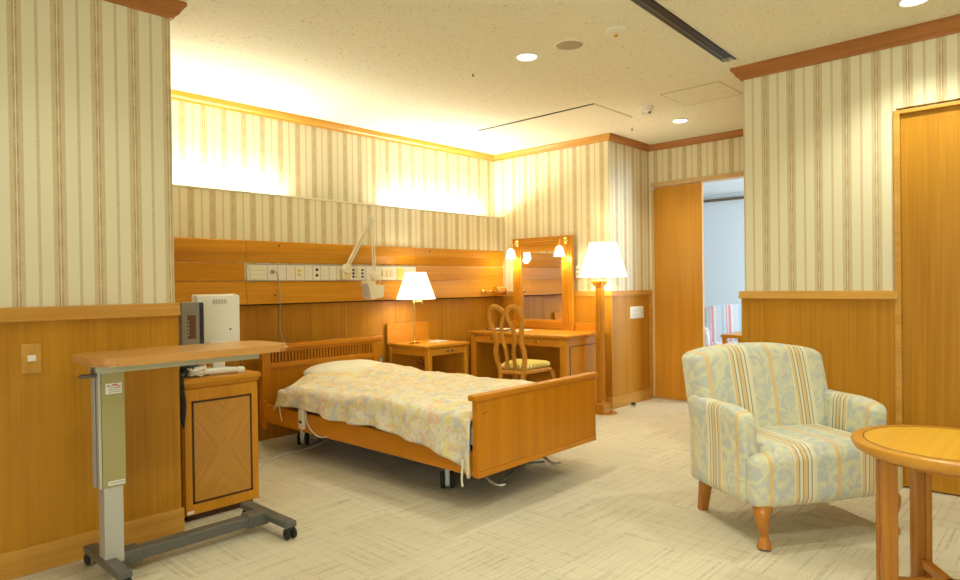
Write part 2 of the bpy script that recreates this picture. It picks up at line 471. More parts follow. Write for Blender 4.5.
struct('floor', box(B(), XL, XDOOR+.06, YB, YH, -.06, 0), M['carpet'])
struct('ceiling', box(B(), XL, XDOOR+.06, YB, YH, CEIL, CEIL+.08), M['ceiling'])
struct('wall_near_left', box(B(), XL, 1.230, 3.045, YH+.1, 0, CEIL), M['wp_left'])
struct('wall_back', box(B(), 1.230, XD+.1, YH, YH+.1, 0, CEIL), M['wp_head'])
b = B(); box(b, 1.230, XD, 4.281, 4.296, .98, 1.758); box(b, 1.230, XD, 4.296, YH, .98, 1.60)
struct('wall_back_lower', b, M['wp_head'])
b = B(); box(b, 1.230, XD, 4.276, 4.300, 1.758, 1.772, .002)
struct('trim_1', b, M['trim_cream'])
struct('wall_desk', box(B(), XD, XDOOR+.06, 3.065, YH+.1, 0, CEIL), M['wp_desk'])
b = B(); box(b, XD-.0005, XDOOR, 3.06, 3.0655, 1.0, CEIL)
struct('wall_return', b, M['wp_ret'])
# door wall with opening  Y 2.02..3.02
b = B(); box(b, XDOOR, XDOOR+.1, .45, 2.02, 0, CEIL); box(b, XDOOR, XDOOR+.1, 3.03, 3.065, 0, CEIL); box(b, XDOOR, XDOOR+.1, 2.02, 3.03, 2.045, CEIL)
struct('wall_door', b, M['wp_desk'])
# right wall block
b = B(); box(b, XR, XDOOR, YB, .735, 2.0, CEIL); box(b, XR, XDOOR, .735, 1.535, 0, CEIL); box(b, XR+.05, XDOOR, YB, .735, 0, 2.0)
struct('wall_right', b, M['wp_right'])
# walls out of the photo; the left one has the window that gives the daylight
b = B(); box(b, XL-.1, XL, YB, -2.4, 0, CEIL); box(b, XL-.1, XL, 0.3, 3.1, 0, CEIL); box(b, XL-.1, XL, -2.4, 0.3, 0, .75); box(b, XL-.1, XL, -2.4, 0.3, 2.1, CEIL)
struct('wall_left', b, M['wp_right'])
struct('wall_front', box(B(), XL-.1, XR+.1, YB-.1, YB, 0, CEIL), M['wp_left'])
w = struct('window_1', box(box(box(box(B(), XL-.07, XL-.03, -2.4, -2.34, .75, 2.1), XL-.07, XL-.03, 0.24, 0.3, .75, 2.1), XL-.07, XL-.03, -2.34, 0.24, .75, .81), XL-.07, XL-.03, -2.34, 0.24, 2.04, 2.1), M['silver'])
obj('window_mullion', box(box(B(), XL-.07, XL-.03, -1.5, -1.46, .81, 2.04), XL-.07, XL-.03, -.65, -.61, .81, 2.04), M['silver'], w)

# crown mouldings (profile depth d, height h)
def crown_profile(d=.055, h=.075):
    return [(0, 0), (.012, 0), (.016, .012), (.030, .022), (.040, .040), (d-.006, .052), (d, .058), (d, h), (0, h)]
def crown(name, axis, a0, a1, base, sign, m, h=.075, d=.055, zt=CEIL, m0=0, m1=0):
    bm = B()
    pr = crown_profile(d, h)
    def ring(a, mit):
        out = []
        for q, z in pr:
            aa = a + mit*q
            c = base + sign*q
            co = (aa, c, zt-h+z) if axis == 'X' else (c, aa, zt-h+z)
            out.append(bm.verts.new(co))
        return out
    r0, r1 = ring(a0, m0), ring(a1, m1)
    n = len(pr)
    for i in range(n): bm.faces.new((r0[i], r0[(i+1) % n], r1[(i+1) % n], r1[i]))
    bm.faces.new(r0); bm.faces.new(r1[::-1])
    return struct(name, bm, m)
crown('trim_2', 'X', XL, 1.230, 3.045, -1, M['crown_x'], m1=1)
crown('trim_3', 'Y', 3.045, YH, 1.230, 1, M['crown_y'], m0=-1)
crown('trim_4', 'X', 1.230, XD, YH, -1, M['rail_x'], h=.055, d=.05, m1=-1)
crown('trim_5', 'Y', 3.06, YH, XD, -1, M['rail_y'], h=.055, d=.05, m0=-1, m1=-1)
crown('trim_6', 'X', XD, XDOOR, 3.06, -1, M['crown_x'], h=.055, d=.05, m0=-1, m1=-1)
crown('trim_7', 'Y', 1.535, 3.06, XDOOR, -1, M['crown_y'], h=.055, d=.05, m1=-1)
crown('trim_8', 'Y', YB, 1.535, XR, -1, M['crown_y'], m1=1)
crown('trim_9', 'X', XR, XDOOR, 1.535, 1, M['crown_x'], m0=-1)

# wainscots and rails
def rail_prof(): return [(0, .0), (.030, .0), (.030, .012), (.022, .045), (.018, .05), (0, .05)]
# near left wall
struct('trim_15', box(B(), XL, 1.234, 3.02, 3.045, .0, .985), M['veneer_z'])['kind'] = 'structure'
b = B(); prism(b, [(3.045, .980), (3.000, .980), (3.000, .988), (3.012, 1.036), (3.018, 1.036), (3.045, 1.036)], 'X', XL, 1.238)
struct('trim_10', b, M['rail_x'])
struct('baseboard_near_left', box(B(), XL, 1.242, 3.006, 3.022, 0, .105, .003), M['rail_x'])
# head wall lower wainscot with joints
b = B()
xs = [1.230, 2.2, 2.50, 2.77, 3.08, 3.61, 4.14, 4.47, XD]
for a, c in zip(xs, xs[1:]): box(b, a+.0015, c-.0015, 4.352, YH, 0, 1.0, .0015, 1)
struct('trim_17', b, M['veneer_z'])
struct('trim_16', box(B(), 1.230, XD, 4.356, 4.39, 0, .99), M['dark_gap'])
# desk wall and return
b = B(); box(b, XD-.02, XD+.005, 3.0345, 4.352, 0, .985); struct('trim_18', b, M['veneer_z'])
b = B(); box(b, XD-.028, XD, 3.027, 4.352, .985, 1.03); struct('trim_11', b, M['rail_y'])
b = B(); box(b, XD+.005, XDOOR, 3.0345, 3.06, 0, .985); struct('trim_19', b, M['veneer_z'])
b = B(); box(b, XD, XDOOR-.01, 3.027, 3.06, .985, 1.03); box(b, XDOOR-.06, XDOOR-.01, 3.029, 3.06, 0, .985, .002); struct('trim_12', b, M['rail_x'])
b = B(); box(b, XD-.015, XDOOR-.06, 3.024, 3.04, 0, .10); struct('baseboard_return', b, M['rail_x'])
b = B(); box(b, XD-.03, XD-.015, 3.024, 4.352, 0, .10); struct('baseboard_desk', b, M['rail_y'])
# right wall
b = B(); box(b, XR-.016, XR+.01, .735, 1.551, 0, 1.0); box(b, XR+.01, XDOOR, 1.53, 1.551, 0, 1.0); struct('trim_20', b, M['veneer_z'])
b = B(); prism(b, [(XR, .995), (XR-.034, .995), (XR-.034, 1.0), (XR-.02, 1.04), (XR, 1.04)], 'Y', .728, 1.562)
struct('trim_13', b, M['rail_y'])
b = B(); box(b, XR-.028, XR, .735, 1.555, 0, .012, .002); struct('baseboard_right', b, M['veneer_z'])
# flush door and its casing in the right wall
d = struct('door_1', box(B(), XR+.002, XR+.045, -.25, .715, .008, 1.965, .002), M['veneer_z'])
b = B(); box(b, XR-.022, XR+.05, .715, .745, 0, 1.985, .003); box(b, XR-.022, XR+.05, -.30, .715, 1.965, 1.985, .003); box(b, XR-.022, XR+.05, -.30, -.25, 0, 1.965, .003)
obj('door_casing', b, M['rail_y'], d)
# room door: narrow leaf shut, wide leaf open
d = struct('door_2', box(B(), XDOOR-.005, XDOOR+.035, 2.535, 3.005, .008, 1.998, .002), M['door'])
b = B(); box(b, XDOOR-.030, XDOOR-.002, 2.985, 3.02, 1.975, 1.998, .003); box(b, XDOOR-.030, XDOOR-.002, 2.985, 3.02, .004, .022, .003)
obj('pivot_hinge', b, M['steel'], d)
b = B(); box(b, XDOOR-.012, XDOOR+.11, 3.005, 3.03, 0, 2.045, .002); box(b, XDOOR-.012, XDOOR+.11, 2.02, 3.005, 2.004, 2.045, .002); box(b, XDOOR-.012, XDOOR+.11, 2.0, 2.02, 0, 2.045, .002)
obj('door_casing', b, M['frame_light'], d)
b = B(); box(b, XDOOR+.02, XDOOR+.05, 2.60, 2.66, 1.985, 2.003, .002); obj('door_closer', b, M['steel'], d)
b = B(); box(b, XDOOR+.0, XDOOR+.05, 2.02, 3.0, 0, .005); obj('threshold', b, M['steel'], d)

# far room
FX = 9.6
struct('floor_far_room', box(B(), XDOOR+.06, FX, -.5, 6.5, -.06, 0), M['far_floor'])
struct('ceiling_far_room', box(B(), XDOOR+.06, FX, -.5, 6.5, CEIL, CEIL+.08), M['far_ceiling'])
struct('wall_far_room', box(B(), FX, FX+.1, -.5, 6.5, 0, CEIL), M['blue_wall'])
struct('wall_far_room_left', box(B(), XDOOR+.1, FX, 6.5, 6.6, 0, CEIL), M['blue_wall'])
struct('trim_14', box(B(), FX-.05, FX, -.5, 6.5, CEIL-.10, CEIL-.065), M['dark_trim'])
b = B(); box(b, XDOOR+.1, 7.0, -.6, -.5, 0, CEIL); box(b, 9.0, FX, -.6, -.5, 0, CEIL); box(b, 7.0, 9.0, -.6, -.5, 0, .5); box(b, 7.0, 9.0, -.6, -.5, 2.2, CEIL)
struct('wall_far_room_right', b, M['blue_wall'])
struct('baseboard_far_room', box(B(), FX-.02, FX, -.5, 6.5, 0, .1), M['rail_y'])

# ------------------------------------------------------------------ bedhead console (fixed wood panel) and service strip
t = thing('bedhead_panel', 'long golden wood panel running along the wall above the bed', 'wall panel', (1.230, 4.281, .98))
def pan(name, prof, x0, x1, m, lab=None):
    b = B(); prism(b, [(y-4.281, z-.98) for y, z in prof], 'X', x0-1.230, x1-1.230); return obj(name, b, m, t, label=lab)
up = [(4.279, 1.43), (4.262, 1.43), (4.258, 1.425), (4.250, 1.352), (4.292, 1.275), (4.279, 1.275)]
up = [(4.2805, 1.43), (4.262, 1.43), (4.258, 1.425), (4.252, 1.352), (4.2805, 1.275)]
low = [(4.2805, 1.145), (4.272, 1.145), (4.250, 1.0), (4.250, .985), (4.2805, .985)]
for a, c in ((1.237, 2.205), (2.208, 3.76), (3.763, XD-.03)):
    pan('upper_board', up, a, c, M['veneer_x'])
    pan('lower_board', low, a, c, M['veneer_x'])
pan('middle_board', [(4.2805, 1.272), (4.270, 1.272), (4.270, 1.148), (4.2805, 1.148)], 1.237, 2.20, M['veneer_x'])
pan('middle_board', [(4.2805, 1.272), (4.270, 1.272), (4.270, 1.148), (4.2805, 1.148)], 3.770, XD-.03, M['veneer_x'])
for x in (2.46, 3.93):
    obj('screw_cap', lathe(B(), [(.006, 4.250-4.281), (.006, 4.258-4.281)], 10, x-1.230, 1.40-.98, 'Y'), M['socket_dark'], t)
for x in (2.42, 3.60):
    obj('screw_cap', lathe(B(), [(.006, 4.247-4.281), (.006, 4.256-4.281)], 10, x-1.230, 1.045-.98, 'Y'), M['socket_dark'], t)
b = B(); box(b, 1.237-1.230, XD-.03-1.230, -.004, -.0005, -.005, .006); obj('painted_bottom_shadow', b, M['dark_gap'], t)  # dark strip paints in the shadow below the lower boards

t = thing('service_strip', 'long white wall strip of sockets and switches above the bed', 'socket panel', (2.215, 4.281, 1.148))
box_ = lambda b, x0, x1, y0, y1, z0, z1, bev=0.0: box(b, x0-2.215, x1-2.215, y0-4.281, y1-4.281, z0-1.148, z1-1.148, bev)
b = box_(B(), 2.215, 3.768, 4.262, 4.2805, 1.150, 1.262, .002); obj('strip_body', b, M['strip'], t)
b = B()
for x in (2.365, 2.446, 2.517, 2.59, 2.669, 2.737, 2.807, 2.883, 2.951, 3.23, 3.315, 3.395, 3.548, 3.63): box_(b, x-.0012, x+.0012, 4.2605, 4.263, 1.152, 1.260)
box_(b, 2.215, 3.768, 4.2612, 4.264, 1.262, 1.270); box_(b, 2.215, 3.768, 4.2612, 4.264, 1.147, 1.151)
obj('seam', b, M['strip_gap'], t)
o_ = obj('call_panel', box_(B(), 2.232, 2.352, 4.254, 4.262, 1.163, 1.250, .003), M['ivory'], t)
obj('seam', box_(box_(B(), 2.236, 2.348, 4.2535, 4.2545, 1.190, 1.1915), 2.236, 2.348, 4.2535, 4.2545, 1.220, 1.2215), M['strip_gap'], o_)
obj('round_socket', lathe(B(), [(.016, 4.256-4.281), (.016, 4.262-4.281)], 16, 2.406-2.215, 1.212-1.148, 'Y'), M['grey_plate'], t)
for z in (1.190, 1.222): obj('yellow_socket', box_(B(), 2.610, 2.640, 4.257, 4.262, z-.008, z+.010, .002), M['yellow'], t)
for z in (1.188, 1.230): obj('round_socket', lathe(B(), [(.011, 4.256-4.281), (.011, 4.262-4.281)], 16, 2.773-2.215, z-1.148, 'Y'), M['socket_dark'], t)
for z in (1.190, 1.222): obj('switch', box_(B(), 2.690, 2.716, 4.258, 4.262, z-.010, z+.010, .002), M['ivory'], t)
for z in (1.190, 1.222): obj('switch', box_(B(), 2.832, 2.858, 4.258, 4.262, z-.010, z+.010, .002), M['ivory'], t)
obj('lamp_rail', box_(B(), 2.951, 2.975, 4.250, 4.262, 1.156, 1.256, .002), M['switch_beige'], t)
for z in (1.178, 1.205, 1.232): obj('socket', box_(B(), 3.100, 3.118, 4.257, 4.262, z-.009, z+.007, .001), M['socket_dark'], t)
obj('lamp_rail', box_(B(), 3.135, 3.160, 4.255, 4.262, 1.165, 1.25, .002), M['switch_beige'], t)
for z in (1.178, 1.205, 1.232): obj('socket', box_(B(), 3.186, 3.206, 4.257, 4.262, z-.009, z+.007, .001), M['socket_dark'], t)
for x in (3.412, 3.455, 3.500): obj('switch', box_(B(), x-.016, x+.016, 4.255, 4.262, 1.180, 1.235, .003), M['switch_beige'], t)
obj('brass_plate', box_(B(), 3.560, 3.616, 4.258, 4.262, 1.156, 1.256, .001), M['yellow'], t)

# thin cord hanging from the strip
b = B(); sweep(b, smooth_path([(2.406, 4.255, 1.212), (2.425, 4.235, 1.200), (2.445, 4.235, 1.10), (2.452, 4.240, .98), (2.458, 4.26, .86), (2.468, 4.26, .76), (2.480, 4.24, .70), (2.49, 4.235, .62)]), .0035, n=6)
tag(obj('hanging_cord', b, M['grey_ink'], None, True), 'thin dark cord plugged into the white strip and hanging down the wall', 'cord')

# ------------------------------------------------------------------ cove lights hidden in the ledge trough
def cove(x0, x1):
    t = thing('cove_light', 'warm tube light in the wall ledge, %s' % ('at the left end above the monitor' if x0 < 2 else 'near the dressing mirror corner'), 'light', (x0, 4.345, 1.601), group=None)
    obj('housing', box(box(box(B(), 0, x1-x0, -.03, .03, 0, .03, .002), 0, .012, -.03, .03, .03, .152, .001), x1-x0-.012, x1-x0, -.03, .03, .03, .152, .001), M['white_plastic'], t)
    b = B(); lathe(b, [(.012, .013), (.012, x1-x0-.013)], 14, 0, .135, 'X'); obj('tube', b, M['tube'], t, True)
    L = bpy.data.lights.new('cove_lamp', 'AREA'); L.shape = 'RECTANGLE'; L.size = x1-x0-.04; L.size_y = .03
    L.color = (1, .96, .82); L.energy = COVE*(x1-x0)
    o = bpy.data.objects.new('cove_lamp', L); C.objects.link(o); o.parent = t
    o.location = ((x1-x0)/2, 0, .150); o.rotation_euler = (rad(180+14), 0, 0)
COVE = 16
cove(1.26, 2.56); cove(3.52, 4.76)

# ------------------------------------------------------------------ ceiling fittings
def downlight(x, y, label, power=16, grp=None, size=.052, spot=True):
    t = thing('downlight', label, 'ceiling light', (x, y, CEIL), group=grp)
    obj('trim_ring', lathe(B(), [(size+.014, 0), (size+.014, -.004), (size+.006, -.008), (size, -.004), (size, 0)], 36, cap=False), M['white_plastic'], t, True)
    obj('lens', lathe(B(), [(size, -.0035), (size*.5, -.006), (.002, -.0065)], 36), M['bulb'], t, True)
    L = bpy.data.lights.new('downlight_lamp', 'SPOT'); L.energy = power; L.color = (.98, 1, .82); L.spot_size = rad(128); L.spot_blend = .75; L.shadow_soft_size = .05
    o = bpy.data.objects.new('downlight_lamp', L); C.objects.link(o); o.parent = t; o.location = (0, 0, -.03)
DL = 40
downlight(2.932, 2.337, 'bright round ceiling downlight above the bed, left of the round speaker', DL)
downlight(4.960, 2.393, 'round ceiling downlight nearest the doorway', DL)
downlight(3.624, .586, 'round ceiling downlight cut by the top right edge of the picture', DL)
for x, y in ((.75, 2.33), (1.75, 1.15), (1.1, -.2), (2.7, -.9), (.1, -1.4), (-1.5, -1.4)):
    downlight(x, y, 'round ceiling downlight behind the camera', DL*(.34 if y > 2 else 1.1), 'ceiling downlights behind the camera')

t = thing('ceiling_speaker', 'round beige ceiling speaker grille beside the lit downlight', 'speaker', (2.95, 2.056, CEIL))
obj('rim', lathe(B(), [(.082, 0), (.082, -.004), (.074, -.007), (.072, -.003), (.072, 0)], 40, cap=False), M['ceiling_white'], t, True)
obj('grille', lathe(B(), [(.073, -.003), (.04, -.005), (.002, -.006)], 40), M['speaker'], t, True)
t = thing('heat_detector', 'small pale round detector with centre cap, nearest the black air slot', 'detector', (2.952, 1.768, CEIL))
obj('base', lathe(B(), [(.055, 0), (.055, -.010), (.045, -.018), (.012, -.022), (.002, -.022)], 32), M['ceiling_white'], t, True)
obj('sensor_cap', lathe(B(), [(.012, -.022), (.012, -.030), (.004, -.036), (.001, -.036)], 16), M['brass'], t, True)
t = thing('smoke_detector', 'white domed smoke detector with dark slot near the ceiling hatch', 'detector', (4.401, 2.382, CEIL))
obj('base', lathe(B(), [(.052, 0), (.052, -.016), (.044, -.024), (.038, -.026)], 32), M['white_plastic'], t, True)
obj('chamber', lathe(B(), [(.036, -.026), (.036, -.046), (.026, -.056), (.001, -.058)], 28), M['white_plastic'], t, True)
obj('slot', box(B(), -.022, -.010, -.036, -.020, -.054, -.040, .002), M['socket_dark'], t)
for x, y, l in ((4.905, 2.795, 'tiny ceiling sprinkler near the corner of the projecting wall'), (2.923, 2.754, 'tiny dark ceiling sprinkler left of the round downlight')):
    t = thing('sprinkler', l, 'sprinkler', (x, y, CEIL))
    obj('escutcheon', lathe(B(), [(.018, 0), (.018, -.003), (.006, -.006)], 20), M['ceiling_white'], t, True)
    obj('nozzle', lathe(B(), [(.006, -.005), (.006, -.018), (.010, -.020), (.010, -.022), (.001, -.023)], 14), M['grey_plate'], t, True)
# linear air diffuser (black slots)
t = thing('slot_diffuser', 'long black linear air slot in the ceiling', 'air vent', (3.825, 1.53, CEIL), rad(2.1))
obj('frame', box(box(box(B(), -3.0, .01, -.048, -.042, -.005, -.0005), -3.0, .01, .042, .048, -.005, -.0005), .004, .010, -.048, .048, -.005, -.0005), M['ceiling_white'], t)
obj('duct', box(B(), -3.0, .004, -.042, .042, -.002, -.0005), M['black'], t)
obj('blade', box(B(), -3.0, .004, .006, .014, -.006, -.002), M['gunmetal'], t)
obj('blade', box(B(), -3.0, .004, -.030, -.027, -.005, -.002), M['black'], t)
obj('end_plate', box(B(), -.05, .004, -.03, .03, -.0035, -.002), M['grey_ink'], t)
# air return panel over the desk corner
t = thing('air_return_panel', 'large flat cream ceiling panel with a dark edge slot above the bed head', 'ceiling panel', (4.3, 3.18, CEIL))
obj('panel', box(B(), -.255, .27, -.575, .57, -.007, -.0005, .001), M['ceiling_white'], t)
obj('edge_slot', box(B(), -.27, -.256, -.575, .57, -.004, -.0005), M['black'], t)
obj('edge_strip', box(B(), -.27, .275, -.583, -.576, -.003, -.0005), M['switch_beige'], t)
obj('edge_strip', box(B(), -.27, .275, .571, .579, -.003, -.0005), M['switch_beige'], t)
t = thing('access_hatch', 'square flush ceiling hatch outline near the right wall corner', 'hatch', (4.375, 1.95, CEIL))
obj('hatch_board', box(B(), -.19, .19, -.205, .205, -.0022, -.0005), M['ceiling'], t)
b = B()
for a in (-1, 1):
    box(b, a*.195-.002, a*.195+.002, -.209, .209, -.002, -.0004); box(b, -.195, .195, a*.208-.002, a*.208+.002, -.002, -.0004)
obj('hatch_seam', b, M['speaker'], t)

# ------------------------------------------------------------------ small wall fittings
t = thing('light_switch', 'wooden switch plate with a white rocker on the left wall', 'switch', (.668, 3.02, .835))
obj('plate', box(B(), -.034, .034, -.006, -.0002, -.058, .058, .002), M['rail_y'], t)
obj('rocker', box(B(), -.013, .015, -.010, -.006, -.010, .014, .002), M['white_plastic'], t)
for z in (-.045, .045): obj('screw', lathe(B(), [(.003, -.0075), (.003, -.006)], 10, 0, z, 'Y'), M['grey_plate'], t)
t = thing('switch_plate', 'wide white socket plate on the wood wall by the room door', 'switch', (5.371, 3.035, .828))
obj('plate', box(B(), -.118, .118, -.007, -.0002, -.055, .055, .003), M['white_plastic'], t)
for i in range(3):
    for k in (-1, 1): obj('switch', box(B(), -.095+i*.066, -.040+i*.066, -.011, -.007, k*.022-.016, k*.022+.016, .002), M['ivory'], t)
t = thing('thermostat', 'small white wall controller right of the dressing mirror', 'wall controller', (XD, 3.385, 1.205))
obj('case', box(B(), -.018, -.0002, -.028, .028, -.055, .055, .004), M['white_plastic'], t)
obj('display', box(B(), -.0195, -.018, -.016, .016, .012, .034, .0005), M['grey_ink'], t)
obj('button', box(B(), -.020, -.018, -.010, .010, -.025, -.010, .001), M['grey_plate'], t)
def outlet(x, y, z, lab):
    t = thing('wall_outlet', lab, 'outlet', (x, y, z))
    obj('plate', box(B(), -.032, .032, -.006, -.0002, -.045, .045, .003), M['grey_plate'], t)
    for k in (-1, 1): obj('socket', box(B(), -.012, .012, -.009, -.006, k*.018-.011, k*.018+.011, .002), M['ivory'], t)
    return t
outlet(3.44, 4.352, .46, 'grey wall outlet between the bed head and the nightstand')
outlet(3.815, 4.352, .45, 'wall outlet under the nightstand with a black plug')
t = thing('door_stop', 'small dark door stop on the carpet by the return wall', 'door stop', (5.164, 2.96, 0))
obj('base', lathe(B(), [(.028, 0), (.028, .006), (.014, .010), (.014, .014)], 20), M['steel'], t, True)
obj('bumper', lathe(B(), [(.016, .014), (.022, .018), (.022, .030), (.010, .036), (.001, .036)], 20), M['rubber'], t, True)

# ------------------------------------------------------------------ bed
BX, BY = 2.755, 3.15
t = thing('hospital_bed', 'wooden care bed with slatted headboard and solid footboard', 'bed', (BX, BY, 0))
def bb(b, x0, x1, y0, y1, z0, z1, bev=0.0): return box(b, x0-BX, x1-BX, y0-BY, y1-BY, z0, z1, bev)
# footboard
fb = obj('footboard', bb(B(), 2.244, 3.256, 2.115, 2.150, .180, .548, .003), M['bed_wood'], t)
obj('cap_rail', bb(B(), 2.226, 3.278, 2.106, 2.162, .547, .576, .006), M['bed_wood_x'], fb, True)
obj('bottom_band', bb(B(), 2.248, 3.252, 2.111, 2.116, .182, .212, .001), M['bed_wood_x'], fb)
b = B()
for dx in (0, .014, .030): lathe(b, [(.003, 2.1135-BY), (.003, 2.116-BY)], 8, 2.285+dx-BX, .485+dx*.1, 'Y')
obj('screw_hole', b, M['dark_gap'], fb)
# headboard
hb = obj('headboard', bb(B(), 2.315, 3.215, 4.165, 4.185, .150, .575, .003), M['bed_wood'], t)
b = B(); bb(b, 2.255, 2.320, 4.150, 4.200, .140, .668, .004); obj('post', b, M['bed_wood'], hb)
b = B(); bb(b, 3.210, 3.275, 4.150, 4.200, .140, .668, .004); obj('post', b, M['bed_wood'], hb)
obj('cap_rail', bb(B(), 2.240, 3.305, 4.140, 4.210, .664, .702, .008), M['bed_wood_x'], hb, True)
obj('middle_rail', bb(B(), 2.32, 3.21, 4.152, 4.198, .535, .572, .004), M['bed_wood_x'], hb)
obj('top_rail', bb(B(), 2.32, 3.21, 4.156, 4.196, .648, .665, .002), M['bed_wood_x'], hb)
b = B(); bb(b, 2.32, 3.21, 4.180, 4.186, .57, .65); obj('slat_back', b, M['brown_inset'], hb)
for i in range(34):
    x = 2.334 + i*.0262
    obj('slat', bb(B(), x, x+.0125, 4.158, 4.176, .571, .650, .002), M['bed_wood'], hb)
# side rails
for x in (2.257, 3.225):
    b = B(); bb(b, x, x+.028, 2.15, 4.15, .180, .300, .004)
    obj('side_rail', b, M['bed_wood_y'], t)
for x in (2.246, 3.252):
    obj('rail_end', bb(B(), x, x+.020, 4.10, 4.15, .135, .325, .003), M['bed_wood'], t)
# steel frame, deck, casters
b = B(); bb(b, 2.30, 3.21, 2.2, 4.1, .24, .275, .004); obj('deck', b, M['gunmetal'], t)
b = B()
for x in (2.45, 3.02): bb(b, x, x+.05, 2.30, 4.10, .17, .235, .004)
for y in (2.50, 3.98): bb(b, 2.42, 3.10, y, y+.05, .155, .20, .004)
bb(b, 2.55, 2.98, 3.0, 3.35, .12, .20, .01)
obj('base_frame', b, M['black'], t)
for x, y in ((2.455, 2.545), (3.05, 2.53), (2.475, 4.00), (3.05, 4.00)):
    b = bb(bb(B(), -.014+BX, .014+BX, -.050+BY, .030+BY, .022, .17, .009), -.022+BX, .022+BX, -.02+BY, .02+BY, .13, .17, .004)
    c = obj('caster', b, M['silver'], t); c.location = (x-BX, y-BY, 0); c.rotation_euler = (0, 0, rad(-42))
    for sd in (-1, 1):
        b = B(); lathe(b, [(.036, sd*.026-.011), (.046, sd*.026-.007), (.046, sd*.026+.007), (.036, sd*.026+.011)], 24, 0, .0462, 'X')
        obj('wheel', b, M['rubber'], c, True)
for x in (2.415, 2.90):
    b = B(); sweep(b, smooth_path([(x-BX, 2.34-BY, .175), (x-BX+.01, 2.26-BY, .150), (x-BX+.03, 2.215-BY, .105), (x-BX+.06, 2.19-BY, .085), (x-BX+.09, 2.185-BY, .085)]), .017, .008, n=10)
    obj('brake_pedal', b, M['steel'], t, True)
b = B(); sweep(b, smooth_path([(2.49-BX, 2.205-BY, .085), (2.66-BX, 2.27-BY, .085), (2.80-BX, 2.30-BY, .10), (2.92-BX, 2.24-BY, .10)]), .006, n=8)
obj('linkage_rod', b, M['gunmetal'], t, True)

# mattress
b = softbox(2.262, 3.235, 2.16, 4.00, .304, .430, .045, 8)
m_ = obj('mattress', b, M['sheet'], None, True); tag(m_, 'white mattress on the wooden care bed, showing at the head end', 'mattress')

# pillow
def pillow_bm(cx, cy, cz, w, l, h, rz):
    t_ = bmesh.new(); bmesh.ops.create_uvsphere(t_, u_segments=40, v_segments=24, radius=1)
    for v in t_.verts:
        x, y, z = v.co
        a = max(abs(x), abs(y))
        sx = math.copysign(abs(x)**.62, x); sy = math.copysign(abs(y)**.62, y)
        zz = z*(1-.25*(abs(sx*sy)))
        n_ = noise.noise(Vector((x*3, y*3, z*2)))*.04
        v.co = Vector((sx*w/2, sy*l/2, (zz+n_)*h/2))
    t_.transform(Matrix.Translation((cx, cy, cz)) @ Matrix.Rotation(rz, 4, 'Z'))
    return t_
tag(obj('pillow', pillow_bm(2.80, 3.93, .492, .62, .40, .135, rad(2)), M['pillow'], None, True), 'white pillow half under the floral duvet at the head of the bed', 'pillow')

# duvet
def duvet():
    nu, nv = 120, 170
    x0, x1 = 2.238, 3.290
    bm = bmesh.new(); grid = []
    def hem(y):      # height of the near hem by distance along the bed
        pts = [(2.165, .215), (2.23, .235), (2.30, .262), (2.42, .285), (2.6, .305), (2.87, .340), (3.04, .325), (3.3, .318), (3.45, .335), (3.62, .352), (3.85, .335), (3.97, .318)]
        for (a, za), (c, zc) in zip(pts, pts[1:]):
            if y <= c: k = max(0, (y-a)/(c-a)); return za+(zc-za)*k
        return pts[-1][1]
    for j in range(nv+1):
        v = j/nv
        row = []
        for i in range(nu+1):
            u = i/nu
            # head edge runs askew: near corner further up the bed, dips by the pillow
            sx = (u-.12)/.88
            head = 3.945 - .085*max(0, min(1, u/.14)) + .07*max(0, min(1, (u-.16)/.12)) - .07*max(0, min(1, (u-.30)/.15))+.05*max(0, min(1, (u-.45)/.2))
            y = 2.170 + (head-2.170)*v
            top = .460 + .03*(1-v)**.6 - .0
            # pillow swell
            dx = (u-.56)/.36; dy = (y-3.93)/.36
            top += .062*math.exp(-(dx**4)-(dy*dy))
            top += .018*noise.noise(Vector((u*3.0, y*2.4, 1.3))) + .010*noise.noise(Vector((u*9, y*6, 4.7)))
            fold = noise.noise(Vector((u*2.2+y*1.3, y*9.0-u*4, 8.1)))
            top += .009*fold*(.4+.9*v)
            top -= .006*abs(noise.noise(Vector((u*5+y*2, y*14-u*10, 2.0))))
            h = hem(y) - .012
            if u < .16:                        # hanging near side
                k = 1-u/.16
                th = k*PI/2
                if k < .45:
                    kk = k/.45
                    x = x0+.045 - .045*sin(kk*PI/2); z = top - .05*(1-cos(kk*PI/2))
                else:
                    kk = (k-.45)/.55
                    z = (top-.05)*(1-kk) + h*kk
                    x = x0 - .012*kk + .016*noise.noise(Vector((y*9, kk*1.5, 5)))*kk + .010*sin(y*26)*kk
            elif u > .92:
                k = (u-.92)/.08
                x = x1-.05 + .05*sin(k*PI/2); z = top - .05*(1-cos(k*PI/2)) - .10*k
            else:
                x = x0+.045 + (x1-.05-x0-.045)*(u-.16)/.76; z = top
            if u >= .16 and z < top-.0001: pass
            # round down at foot and head edges
            if v < .03: z -= .03*(1-v/.03)**2
            if v > .97: z -= .022*((v-.97)/.03)**2
            if u < .1 and v > .93: x -= .02*((v-.93)/.07)
            row.append(bm.verts.new((x, y, z)))
        grid.append(row)
    for j in range(nv):
        for i in range(nu):
            bm.faces.new((grid[j][i], grid[j][i+1], grid[j+1][i+1], grid[j+1][i]))
    return bm
dv = obj('duvet', duvet(), M['duvet'], None, True)
md = dv.modifiers.new('thick', 'SOLIDIFY'); md.thickness = .016; md.offset = -1
tag(dv, 'rumpled pastel floral duvet covering the bed', 'duvet')
b = B(); sweep(b, smooth_path([(2.226, 2.200, .262), (2.220, 2.197, .22), (2.214, 2.196, .17), (2.210, 2.188, .145), (2.208, 2.186, .138)]), .007, .003, ref=(1, 0, 0), n=6)
o = obj('tie_tape', b, M['rope'], dv, True)
